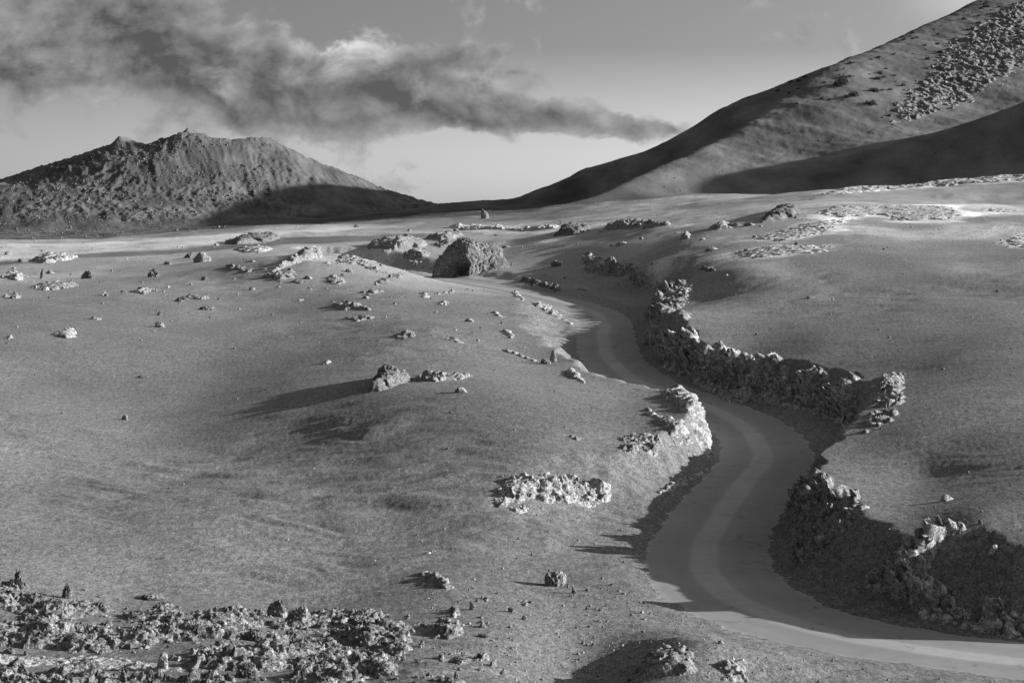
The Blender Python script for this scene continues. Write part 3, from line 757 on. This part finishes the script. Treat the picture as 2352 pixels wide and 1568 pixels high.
patch('rock_outcrop', 'narrow broken rib upslope of the two-part outcrop', 'rock', [(960,1275),(985,1258),(1018,1262),(1000,1272)], H=.15, lump=.25, rough=.9, seed=25, mat=M_PALE)
patch('rock_outcrop', 'dark flat outcrop left of the rock nose, thin as a plank', 'rock', [(1275,1000),(1320,996),(1362,1008),(1330,1015)], H=.2, lump=.35, rough=.8, seed=26, mat=M_ROCK)
# ---- mound and plain on the left
patch('rock_outcrop', 'rough summit ledge on the mound left of the great boulder', 'rock', [(655,598),(700,575),(745,578),(760,592),(700,605),(640,625),(600,632)], H=1.92, lump=1.6, rough=.6, bury=.1, seed=27)
patch('rock_outcrop', 'broken slabs on the shaded left side of the mound', 'rock', [(580,640),(640,618),(700,622),(690,640),(640,652),(600,650)], H=0.96, lump=1.2, rough=.8, bury=.3, strata=.5, seed=28)
patch('rock_outcrop', 'ragged string of rock on the right shoulder of the mound', 'rock', [(760,590),(820,592),(860,610),(930,640),(880,638),(820,612),(745,612)], H=0.80, lump=1.3, rough=.8, bury=.35, seed=29)
patch('rock_outcrop', 'long low dark reef in the middle of the left plain', 'rock', [(740,705),(800,695),(860,708),(890,725),(830,715),(780,715)], H=0.80, lump=.9, rough=.7, bury=.1, seed=30)
patch('rock_outcrop', 'thin reef behind the long low dark reef', 'rock', [(800,672),(870,668),(900,672),(850,678)], H=0.56, lump=.9, rough=.7, bury=.2, seed=31)
patch('rock_outcrop', 'thin slabs just below the long low dark reef', 'rock', [(770,735),(830,725),(880,730),(820,740)], H=0.40, lump=.7, rough=.8, bury=.3, seed=32)
patch('rock_outcrop', 'scatter of thin slabs downhill of the pale plain rocks', 'rock', [(280,670),(340,662),(375,668),(330,682)], H=0.64, lump=.9, rough=.9, bury=.3, seed=33)
patch('rock_outcrop', 'ragged dark ledge left of the thin slabs on the far left plain', 'rock', [(50,662),(110,652),(200,655),(130,668)], H=0.72, lump=.9, rough=.9, bury=.25, seed=34)
patch('rock_outcrop', 'bright domed rock pair half sunk in ash on the far left', 'rock', [(105,768),(140,758),(180,752),(190,775),(150,782)], H=.6, lump=.7, rough=.4, bury=.0, seed=35, mat=M_PALE)
patch('rock_outcrop', 'low pale rock cut by the left edge of the picture', 'rock', [(0,775),(30,765),(45,775),(10,785)], H=.3, lump=.5, rough=.7, seed=36, mat=M_PALE)
# ---- middle distance
patch('rock_outcrop', 'pale wall of lava behind and left of the great boulder', 'rock', [(820,568),(870,560),(990,558),(990,572),(900,575)], H=2.56, lump=1.8, rough=.6, bury=.0, seed=37, mat=M_ROCK)
patch('rock_outcrop', 'low dark tongue of rock touching the great boulder on its left', 'rock', [(905,600),(950,580),(1000,578),(990,598),(930,604)], H=1.60, lump=1.6, rough=.6, bury=.0, seed=38)
patch('rock_outcrop', 'dark rocky ridge trailing right of the great boulder along the road', 'rock', [(1180,640),(1230,636),(1290,660),(1320,680),(1260,672),(1200,655)], H=1.28, lump=1.2, rough=.9, bury=.2, seed=39, mat=M_DARK)
patch('rock_outcrop', 'sunlit low slab behind the dark trailing ridge', 'rock', [(1225,632),(1270,628),(1300,640),(1260,642)], H=0.80, lump=1., rough=.6, seed=40, mat=M_PALE)
patch('rock_outcrop', 'long dark ridge of lava in the left middle distance', 'rock', [(500,560),(560,546),(640,540),(660,548),(600,560),(540,566)], H=2.08, lump=2., rough=.7, bury=.1, seed=41, mat=M_DARK)
patch('rock_outcrop', 'whitish ragged band of rock above the left plain', 'rock', [(60,598),(120,592),(200,590),(160,600),(90,606)], H=1.44, lump=1.5, rough=.7, bury=.25, seed=42, mat=M_PALE)
patch('rock_outcrop', 'bright crusts behind the dark split boulder', 'rock', [(520,575),(590,568),(640,572),(600,580)], H=1.12, lump=1.3, rough=.6, bury=.2, seed=43, mat=M_PALE)
patch('rock_outcrop', 'pale ragged ridge just behind the great boulder', 'rock', [(960,548),(1010,535),(1080,538),(1060,550),(1000,556)], H=1.92, lump=2., rough=.7, bury=.2, seed=44, mat=M_ROCK)
patch('rock_outcrop', 'bright rocky band on the skyline of the plain above the great boulder', 'rock', [(1010,524),(1080,516),(1180,520),(1300,515),(1290,528),(1150,530),(1060,530)], H=1.44, lump=2., rough=.6, bury=.25, seed=45, mat=M_CRUST)
patch('rock_outcrop', 'dark ragged reef on the centre of the far plain', 'rock', [(1255,545),(1300,525),(1370,522),(1350,535),(1300,545)], H=1.60, lump=1.5, rough=.9, bury=.1, seed=46, mat=M_DARK)
patch('rock_outcrop', 'long ragged reef right of the centre of the far plain', 'rock', [(1370,530),(1400,515),(1480,512),(1560,516),(1500,524),(1420,530)], H=1.60, lump=1.5, rough=.9, bury=.15, seed=47, mat=M_ROCK)
patch('rock_outcrop', 'big dark rough lava block at the left end of the white crusts', 'rock', [(1735,515),(1745,498),(1800,478),(1850,480),(1845,495),(1780,510)], H=1.9, lump=1.6, rough=.6, bury=.0, seed=48, mat=M_DARK)
patch('rock_outcrop', 'long rounded dark rock below the big dark lava block', 'rock', [(1615,528),(1650,520),(1690,512),(1692,524),(1640,530)], H=1.60, lump=1.2, rough=.6, bury=.0, seed=49, mat=M_ROCK)
patch('rock_outcrop', 'small dark hump alone on the far plain, pointed to the right', 'rock', [(1555,552),(1570,540),(1595,536),(1590,548)], H=1.92, lump=1., rough=.5, bury=.0, seed=50, mat=M_ROCK)
patch('rock_outcrop', 'white crusted sheet of lava across the top of the right-hand rise', 'rock', [(1860,492),(1900,478),(2050,472),(2180,474),(2230,492),(2180,505),(2060,508),(2020,495),(1930,502)], H=.35, lump=.9, rough=.3, bury=-.05, wob=2., edge=1.5, seed=51, mat=M_CRUST)
patch('rock_outcrop', 'white crusts reaching down the rise below the big dark lava block', 'rock', [(1720,545),(1800,525),(1900,505),(1960,500),(1930,525),(1860,545),(1780,560)], H=.25, lump=.9, rough=.3, bury=-.05, wob=2., edge=1.5, seed=52, mat=M_CRUST)
patch('rock_outcrop', 'flat white streak of crust lowest on the right-hand rise', 'rock', [(1650,588),(1720,572),(1800,562),(1930,566),(1900,580),(1800,588),(1720,598)], H=.2, lump=.9, rough=.3, bury=-.05, wob=2., edge=1.5, seed=53, mat=M_CRUST)
patch('rock_outcrop', 'pale fissured crust at the right edge below the rise', 'rock', [(2280,560),(2320,540),(2400,535),(2420,570),(2330,572)], H=.3, lump=.9, rough=.3, bury=-.05, wob=2., edge=1.5, seed=54, mat=M_CRUST)
patch('rock_outcrop', 'thin white strip of crust near the top right of the rise', 'rock', [(2240,482),(2300,478),(2352,484),(2300,490)], H=.25, lump=.9, rough=.3, bury=-.05, wob=2., edge=1.5, seed=55, mat=M_CRUST)
patch('rock_outcrop', 'light rocky crest of the ridge behind the right-hand rise', 'rock', [(1860,452),(1900,438),(2000,425),(2150,415),(2352,402),(2500,395),(2500,412),(2300,420),(2100,432),(1950,446)], H=.7, lump=3., rough=.35, bury=.0, seed=56, mat=M_CRUST)
patch('rock_outcrop', 'dark dome of rock on the shoulder above the narrow straight of road', 'rock', [(1570,628),(1600,616),(1645,612),(1660,622),(1610,628)], H=.7, lump=.8, rough=.5, bury=.0, seed=57, mat=M_DARK)
patch('rock_outcrop', 'overhanging pale-capped block on the right bank of the straight road', 'rock', [(1515,735),(1545,718),(1600,722),(1590,742),(1540,752)], H=.7, lump=.7, rough=.5, bury=.0, seed=58, mat=M_ROCK)
patch('rock_outcrop', 'lava shelf with a dark mouth above the long rugged wall', 'rock', [(1560,790),(1590,786),(1650,815),(1630,840),(1580,820)], H=.7, lump=.8, rough=.6, bury=.0, seed=59, mat=M_ROCK)
# ---- lower right corner of the fore edge
patch('rock_outcrop', 'shadowed lava hump at the bottom edge left of the sunlit road', 'rock', [(1440,1540),(1490,1505),(1560,1490),(1620,1500),(1625,1570),(1440,1575)], H=.5, lump=.45, rough=.6, bury=.0, seed=60, mat=M_ROCK)
patch('rock_outcrop', 'cluster of rounded blocks at the bottom edge under the road shoulder', 'rock', [(1630,1525),(1700,1500),(1740,1520),(1735,1575),(1630,1575)], H=.4, lump=.4, rough=.7, bury=.1, seed=61, mat=M_ROCK)
# ---- big hill
patch('rock_outcrop', 'great pale lava outcrop high on the right-hand hill', 'rock', [(2015,290),(2025,240),(2090,195),(2150,120),(2250,40),(2352,-10),(2470,-50),(2470,150),(2352,165),(2230,245),(2130,275),(2060,296)], H=.8, lump=3.0, rough=.8, bury=.02, heap=.4, seed=62, mat=M_HILL, edge=6., wob=2., jit=.45)
patch('rock_outcrop', 'rocky knob on the foot of the dark ridge near the saddle', 'rock', [(1225,440),(1245,415),(1290,394),(1310,400),(1300,425),(1260,438)], H=2.5, lump=5., rough=.6, bury=.0, seed=63, mat=M_DARK, edge=3.)

# ---- boulders ---------------------------------------------------------------------
boulder('lava_boulder', 'huge domed lava boulder with a dark hollow in its face, beside the upper road', 'boulder', 1085, 634, 222, 94, seed=3, sub=7, rough=.2, depth=.66, mat=M_BOULD, freq=1.2, rz=.5, top=.0,
        carve=[(-.9,-.44,.14,.035,1.1),(-.75,-.66,.24,.022,1.),(-.6,-.8,.34,.012,.8),(-.62,-.78,.04,.012,.8),(.12,-1,.12,.012,.2),(.35,-.9,.3,.012,.14)])
BL = [('dark split boulder standing behind the left plain', 462, 602, 42, 26, M_ROCK, 4, 0), ('smaller dark block next to the dark split boulder', 432, 592, 24, 14, M_DARK, 5, 0),
 ('lone rounded rock on the saddle between the two hills', 1114, 502, 20, 24, M_ROCK, 6, 0), ('small dark rock in the mouth of the flat hollow', 1278, 612, 30, 16, M_DARK, 7, .2),
 ('dark arched rock on the far left plain', 352, 636, 30, 20, M_DARK, 8, .3), ('knotted upright lava stub on the far left plain', 96, 640, 14, 26, M_DARK, 9, .4),
 ('jagged rock with a raised point on the far left plain', 200, 640, 34, 20, M_DARK, 10, .5), ('dark cube-like rock below the thin slabs of the left plain', 366, 724, 15, 12, M_DARK, 11, .2),
 ('pale rough rock under the dark cube-like rock', 365, 752, 34, 14, M_PALE, 12, .3), ('low dark rock pair right of the dark cube-like rock', 472, 712, 44, 10, M_DARK, 13, .3),
 ('pale pointed rock on the bare ash right of centre left', 748, 836, 32, 10, M_PALE, 14, .1), ('grey rough rock with a thin long shadow on the lower left plain', 286, 964, 20, 12, M_ROCK, 15, .2),
 ('flat dark chips in a row on the left plain', 330, 868, 30, 6, M_DARK, 16, .2), ('smooth pointed rock below the dark ridge on the dune crest', 1056, 902, 34, 15, M_ROCK, 17, 0),
 ('upright pale stub of rock at the roadside', 1270, 832, 22, 32, M_PALE, 18, .1), ('squat crusted rock next to the upright pale stub', 1255, 836, 26, 14, M_ROCK, 19, .2),
 ('round pale stone on the narrow bank near the upper road', 1098, 785-2, 10, 6, M_PALE, 20, 0), ('dark rock on the right-hand slope throwing a short shadow', 1862, 688-2, 24, 7, M_DARK, 21, 0),
 ('small black rock far out on the right-hand slope', 2292, 671, 10, 7, M_DARK, 22, 0), ('white flat stone in the shadowed lower right slope', 2285, 1272, 32, 22, M_CRUST, 23, 0),
 ('two joined pale stones on the dark right-hand slope', 2175, 1150, 42, 16, M_PALE, 24, 0), ('small knobbly rock spike topping the lower right ridge', 2252, 1204, 14, 14, M_DARK, 25, .3),
 ('rough pyramid-shaped rock right of the lava field', 1275, 1346, 54, 40, M_CLIN, 26, .2), ('dark upright splinter of rock standing alone', 1318, 1362, 13, 22, M_DARK, 27, 0),
 ('tall crown-shaped clinker tower at the rim of the lava field', 636, 1416, 52, 42, M_CLIN, 28, .4), ('jagged black spire at the far left rim of the lava field', 42, 1352, 30, 50, M_DARK, 29, .6),
 ('horned black rock at the rim of the lava field', 152, 1374, 30, 38, M_DARK, 30, .7), ('pale smooth egg-shaped block in the lava field', 308, 1462, 28, 26, M_PALE, 31, 0),
 ('cracked pale slab standing on edge in the lava field', 414, 1434, 30, 34, M_PALE, 32, 0), ('dark pointed tooth of rock at the bottom of the lava field', 50, 1555, 34, 36, M_DARK, 33, .4),
 ('leaning pale wedge in the lava field', 370, 1540, 34, 44, M_PALE, 34, .1), ('sharp dark wedge at the bottom edge of the lava field', 282, 1566, 24, 34, M_DARK, 35, .1)]
for (lab, px, row, w, h, mt, sd_, sp) in BL:
    boulder('rock', lab, 'rock', px, row, w, h, seed=sd_, sub=5, rough=.45, spiky=sp, mat=mt, rz=random.uniform(-.4, .4), top=.0)
def Z7(zx, zy): return (800+zx/2.613)*.9408, (1067+zy/2.613)*.9408
CL = [(770,1295,320,150,'largest rough clinker heap right of the lava field'),(805,1160,130,120,'clinker heap crowned with two thin horns'),(985,1225,140,115,'square-shouldered clinker heap right of the horned one'),
 (515,1170,110,70,'rounded clinker heap at the inner rim of the lava field'),(1010,1070,110,65,'spiky clinker heap farthest up the slope'),(925,1100,60,60,'small clinker knot left of the spiky heap'),
 (1275,1080,160,60,'broad flat clinker heap under the pyramid-shaped rock'),(1175,1115,60,35,'small dark clinker lump left of the broad flat heap'),(1240,1245,100,45,'low crumbled clinker heap beside the shadowed slope'),
 (865,1395,150,70,'branching clinker heap near the bottom centre'),(735,1440,140,85,'knobbly clinker heap left of the branching one'),(600,1335,50,50,'lone dark clinker knot'),
 (460,1380,170,70,'long clinker heap joined to the lava field'),(1060,1475,120,70,'clinker heap at the rim of the bottom shadow'),(1125,1520,90,60,'pale clinker heap at the rim of the bottom shadow'),
 (1050,1560,90,60,'clinker heap cut by the bottom edge'),(820,1550,45,65,'thin upright clinker splinter near the bottom edge'),(970,1410,60,40,'small ragged clinker lump above the bottom heaps'),
 (1255,1165,50,35,'pale clinker crumb under the broad flat heap'),(1655,1100,30,22,'dark stone on the shoulder below the road'),(1740,1108,34,18,'flat dark stone on the shoulder below the road')]
for i, (zx, zy, w, h, lab) in enumerate(CL):
    px, row = Z7(zx, zy)
    if w >= 85:
        a_, b_ = w*.36*.5, h*.36*.5
        poly = [(px+a_*math.cos(q)*random.uniform(.75, 1.1), row-b_*.8+b_*math.sin(q)*random.uniform(.7, 1.1)) for q in [k_*math.pi/4 for k_ in range(8)]]
        patch('clinker_heap', lab, 'clinker', poly, H=.18+.12*h/120, lump=.32, rough=1.1, bury=-.05, seed=80+i, mat=M_CLIN, jit=.3, res=.03)
        continue
    boulder('clinker_heap', lab, 'clinker', px, row, w*.36, h*.36, seed=60+i, sub=6 if w > 90 else 5, rough=.6, spiky=.25, depth=.8, freq=2.0, mat=M_CLIN, rz=random.uniform(-.3, .3))

# ---- foreground lava field ----------------------------------------------------------
FIELD = [(-250,1300),(0,1325),(60,1335),(160,1372),(300,1398),(460,1405),(560,1400),(700,1400),(800,1402),(900,1412),(955,1440),(965,1500),(940,1590),(-250,1590)]
GF = [hit(*p) for p in [(-200,1478),(60,1490),(240,1492),(330,1500),(420,1525),(560,1545),(520,1560),(300,1552),(120,1530),(-200,1545)]]
patch('lava_rubble', 'rugged clinkery lava field filling the lower left corner', 'lava field', FIELD, H=.22, lump=.45, rough=1.0, bury=.28, heap=1.3, seed=70, mat=M_CLIN, kind='stuff', jit=.22, res=.03, wob=1.2, flat=lambda gx, gy: 2.2*sstep(-.3, .5, poly_sd(gx, gy, GF)))
patch('rock_outcrop', 'flat pale crusted shelf inside the lava field at the lower left corner', 'rock', [(-60,1492),(60,1500),(240,1500),(330,1508),(430,1530),(540,1548),(300,1548),(100,1535),(-60,1560)], H=.06, lump=.5, rough=.35, bury=-.08, seed=71, mat=M_PALE)
patch('lava_rubble', 'sparser clinker rubble thinning out right of the lava field', 'lava rubble', [(950,1418),(1010,1440),(1080,1470),(1150,1520),(1185,1590),(940,1590),(955,1500)], H=.12, lump=.4, rough=1.1, bury=.62, heap=1.2, seed=73, mat=M_CLIN, kind='stuff', jit=.22, res=.03, wob=1.2)
protos = [blob_mesh('clinker_block', 100+i, 5, .65, .3 if i % 2 else .05, .06*(i % 3), (M_CLIN, M_CLIN, M_ROCK, M_DARK)[i % 4], 2.0+1.3*(i % 3)) for i in range(12)]
gfield = [hit(*p) for p in FIELD]
n = 0
while n < 250:
    px = random.uniform(-60, 1180); row = random.uniform(1335, 1600)
    x, y = hit(px, row)
    sd_ = float(poly_sd(np.array([x]), np.array([y]), gfield)[0])
    if px > 955 or sd_ < .1:
        if random.random() < .75 or row < 1400+(px-600)*.12 or sd_ < -4.5: continue
    if row > 1485 and px < 470+1.0*(row-1485) and random.random() < .85: continue
    if perlin(np.array([x*.35]), np.array([y*.35]))[0] < -.12 and random.random() < .8: continue
    w = random.choice([12, 14, 16, 18, 20, 22, 26, 30, 36, 48, 70])*random.uniform(.8, 1.2)
    flat_ = .6 if px > 955 or sd_ < .1 else 1.
    o = link('clinker_block', random.choice(protos), 'jagged clinker block in the lava field of the lower left corner', 'clinker', 'clinker blocks of the foreground lava field')
    seat(o, px, row, w, flat_*w*random.uniform(.3, .6), random.uniform(.7, 1.1), random.uniform(0, 6.28)); n += 1
# ---- loose stones on the ash
st = [blob_mesh('loose_stone', 200+i, 3, .4, .1, 0, (M_ROCK, M_DARK, M_PALE, M_DARK)[i % 4], 1.4) for i in range(8)]
n = 0
while n < 260:
    z = random.random()
    if z < .3: px, row = random.uniform(1100, 2000), random.uniform(1330, 1568)
    elif z < .5: px, row = random.uniform(950, 1450), random.uniform(1150, 1500)
    elif z < .75: px, row = random.uniform(0, 1300), random.uniform(560, 800)
    else: px, row = random.uniform(0, 2352), random.uniform(480, 1300)
    x, y = hit(px, row)
    if y > 500: continue
    if y < 330 and abs(road_near(np.array([x]), np.array([y]))[0][0]) < 2.7: continue
    w = random.uniform(3, 9)*(1.3 if row > 1300 else 1)
    o = link('loose_stone', random.choice(st), 'small loose stone lying on the bare ash', 'stone', 'loose stones scattered over the ash')
    seat(o, px, row, w, w*random.uniform(.4, .8), 1., random.uniform(0, 6.28)); n += 1

# ---- small low outcrops of the middle distance ----------------------------------------
lo = [blob_mesh('low_outcrop', 300+i, 5, .55, .2*(i % 2), 0, (M_ROCK, M_PALE, M_DARK, M_ROCK, M_PALE)[i % 5], 2.2) for i in range(10)]
n = 0
while n < 70:
    q = random.random()
    if q < .45: px, row = random.uniform(0, 1000), random.uniform(575, 700)
    elif q < .8: px, row = random.uniform(800, 1900), random.uniform(500, 580)
    else: px, row = random.uniform(0, 1900), random.uniform(520, 760)
    x, y = hit(px, row)
    if y > 470: continue
    if y < 330 and abs(road_near(np.array([x]), np.array([y]))[0][0]) < 4: continue
    w = random.choice([8, 10, 12, 16, 22, 34])*random.uniform(.8, 1.3)
    o = link('low_outcrop', random.choice(lo), 'low broken bit of lava poking out of the distant ash plain', 'rock', 'small low outcrops of the distant plain')
    seat(o, px, row, w, min(w*random.uniform(.2, .55), 9), random.uniform(.8, 1.6), random.uniform(-.6, .6)); n += 1

n = 0
while n < 46:
    if random.random() < .7: px, row = random.uniform(0, 1060), random.uniform(600, 700)
    else: px, row = random.uniform(0, 1250), random.uniform(560, 780)
    x, y = hit(px, row)
    if y > 400 or abs(road_near(np.array([x]), np.array([y]))[0][0]) < 5: continue
    w = random.choice([26, 34, 44, 60, 90])*random.uniform(.7, 1.2); h = w*random.uniform(.09, .17); tl = random.uniform(-.12, .06)*w
    poly = [(px+w*.5*math.cos(q)*random.uniform(.6, 1.1), row+tl*math.cos(q)+h*math.sin(q)*random.uniform(.6, 1.1)) for q in [k_*math.pi/4 for k_ in range(8)]]
    sc_ = y/F*8
    if patch('lava_crust', 'low broken lava crust half buried in the ash of the left plain', 'lava crust', poly, H=sc_*1.6, lump=max(.5, sc_*2.4), rough=1.2, bury=.22, seed=400+n,
             mat=random.choice([M_ROCK, M_DARK, M_ROCK, M_PALE]), group='low broken crusts of the left plain', jit=.3): n += 1
    else: break

def post_part(name, h, r, lean, mat, par):
    v = []; q = []; k = 8
    for j, t_ in enumerate((0, .3, .7, 1.)):
        for i_ in range(k):
            a_ = i_*2*math.pi/k; rr = r*(1-.35*t_); v.append([lean*h*t_+rr*math.cos(a_), rr*math.sin(a_), h*t_-.1*(t_ == 0)])
    for j in range(3):
        for i_ in range(k): q.append([j*k+i_, j*k+(i_+1) % k, (j+1)*k+(i_+1) % k, (j+1)*k+i_])
    v.append([lean*h, 0, h*1.01]); me = mesh_from(name, np.array(v), np.array(q+[[3*k+i_, 3*k+(i_+1) % k, len(v)-1, len(v)-1] for i_ in range(0)]), True, mat)
    return link(name, me, parent=par)
ps = link('marker_post', None, 'pale leaning post on the crest of the light plain, in front of the far cone', 'post')
x_, y_ = hit(84, 557); ps.location = (x_, y_, float(terr(x_, y_)))
post_part('pole', 1.0, .055, -.5, M_CRUST, ps); st2 = post_part('brace', .45, .05, .25, M_CRUST, ps); st2.location = (-.5, 0, 0)

def scatter(name, label, cat, spots, mat, seed=0):
    """uncountable small stones as one object"""
    v, f = ico(1); r = np.random.default_rng(seed); V = []; Q = []
    for k, (x, y, w, h) in enumerate(spots):
        a = r.uniform(0, 6.28); c, s_ = math.cos(a), math.sin(a)
        p = v*r.uniform(.65, 1.25, (len(v), 1))
        p = np.stack([p[:, 0]*c-p[:, 1]*s_, p[:, 0]*s_+p[:, 1]*c, p[:, 2]], 1)*[w/2, w/2, h*.7]
        V.append(p+[x, y, float(terr(x, y))+.1*h]); Q.append(f+k*len(v))
    me = mesh_from(name, np.concatenate(V), np.concatenate(Q), False, mat)
    return link(name, me, label, cat, kind='stuff')
r2 = np.random.default_rng(5)
def field_spots(n, fn, lim):
    out = []
    while len(out) < n:
        px, row, wpx = fn(); x, y = hit(px, row)
        if not lim(x, y, px, row): continue
        w = wpx/F*y; out.append((x, y, w, w*r2.uniform(.4, .9)))
    return out
def cone_ok(x, y, px, row):
    if y < 700 or y > 1300: return False
    d = fbm(np.array([x*.02]), np.array([y*.03]), o=3)[0]
    return d > .06-.3*r2.uniform()**2+(.5 if px > 640 and row > 380 else 0)+(.6 if abs(row-(395-.22*(px-300))) < 8 and 240 < px < 560 else 0)
scatter('scree', 'clumps of lava rubble strewn over the far cinder cone', 'scree',
        field_spots(4200, lambda: (r2.uniform(0, 900), r2.uniform(308, 555), min(9, 1.3+r2.exponential(1.3))), cone_ok), M_FAR, 1)
def hill_ok(x, y, px, row): return y > 470 and px > 1150
scatter('hillside_stones', 'small stones and tufts over the slopes of the big hill', 'scree',
        field_spots(3500, lambda: (r2.uniform(1150, 2352), r2.uniform(0, 480), min(6, .9+r2.exponential(.9))), hill_ok), M_FAR, 2)
def plain_ok(x, y, px, row):
    if y > 480 or y < 45: return False
    return not (y < 330 and abs(road_near(np.array([x]), np.array([y]))[0][0]) < 2.9)
scatter('cinders', 'scattered fine cinders on the ash', 'cinders',
        field_spots(2200, lambda: (r2.uniform(0, 2352), 480+1088*r2.uniform(0, 1)**1.6, 1.4+r2.exponential(.9)), plain_ok)
        + field_spots(900, lambda: (r2.uniform(960, 2352), r2.uniform(1350, 1568), 2.2+r2.exponential(1.8)), plain_ok), M_ROCK, 3)

# ---- shrubs on the big hill -------------------------------------------------------------
def leaf_material():
    m, t, b = mat_new('shrub_leaf')
    g = t.node('ShaderNodeNewGeometry'); v = t.m('MULTIPLY', .07, t.m('ADD', .5, t.noise(g.outputs['Position'], 4, 3, .6)))
    t.l.new(grey(t, v), b.inputs['Base Color']); b.inputs['Roughness'].default_value = .9; return m
M_LEAF = leaf_material(); M_WOOD = rock_material('shrub_wood', .08)
def shrub_meshes(seed):
    r = np.random.default_rng(seed); n = 700
    d = r.normal(size=(n, 3)); d /= np.linalg.norm(d, axis=1)[:, None]; d[:, 2] = np.abs(d[:, 2])
    rad = (r.uniform(.3, 1, n)**.5)*(1+.35*np.sin(3*np.arctan2(d[:, 1], d[:, 0])+seed))
    c = d*rad[:, None]*[.5, .5, .85]+[0, 0, .08]
    a = r.normal(size=(n, 3)); a /= np.linalg.norm(a, axis=1)[:, None]; b = np.cross(a, r.normal(size=(n, 3))); b /= np.linalg.norm(b, axis=1)[:, None]
    l = r.uniform(.04, .09, n)[:, None]
    V = np.stack([c-a*l, c+b*l*.6, c+a*l, c-b*l*.6], 1).reshape(-1, 3)
    fol = mesh_from('foliage', V, np.arange(n*4).reshape(n, 4), False, M_LEAF)
    sv = []; sq = []
    for k in range(7):
        e = c[r.integers(n)]; w = .02; base = len(sv)*1
        for (px_, py_) in ((-w, -w), (w, -w), (w, w), (-w, w)): sv.append([px_, py_, -.1])
        for (px_, py_) in ((-w, -w), (w, -w), (w, w), (-w, w)): sv.append([e[0]+px_*.4, e[1]+py_*.4, e[2]])
        for q in range(4): sq.append([base+q, base+(q+1) % 4, base+4+(q+1) % 4, base+4+q])
    return fol, mesh_from('stems', np.array(sv), np.array(sq), False, M_WOOD)
SM = [shrub_meshes(k) for k in range(5)]
def shrub(px, row, wpx, hpx, label, group=None):
    o = link('shrub', None, label, 'shrub', group); seat(o, px, row, wpx, hpx, .9, random.uniform(0, 6))
    fo, st_ = random.choice(SM)
    link('foliage', fo, parent=o); link('stems', st_, parent=o)
shrub(1936, 196, 34, 26, 'big dark bush alone on the pale slope of the right-hand hill')
shrub(1962, 222, 26, 14, 'grey twiggy bush just below the big dark bush on the hill')
shrub(2008, 212, 24, 12, 'flat dark bush right of the big dark bush on the hill')
shrub(2002, 242, 34, 14, 'wide low bush nearest the pale outcrop on the hill')
shrub(2014, 184, 26, 9, 'thin dark tuft above the flat dark bush on the hill')
n = 0
while n < 90:
    px = random.uniform(1740, 2352); row = random.uniform(0, 240)
    sil = np.interp(px, [1740, 1900, 2050, 2230, 2352], [215, 150, 92, 8, -60])
    if row < sil+3 or row > sil+125: continue
    x, y = hit(px, row)
    if y < 600: continue
    w = random.uniform(5, 15)
    shrub(px, row, w, w*random.uniform(.35, .6), 'small dark tuft of scrub on the upper slope of the right-hand hill', 'scrub tufts on the upper hillside'); n += 1
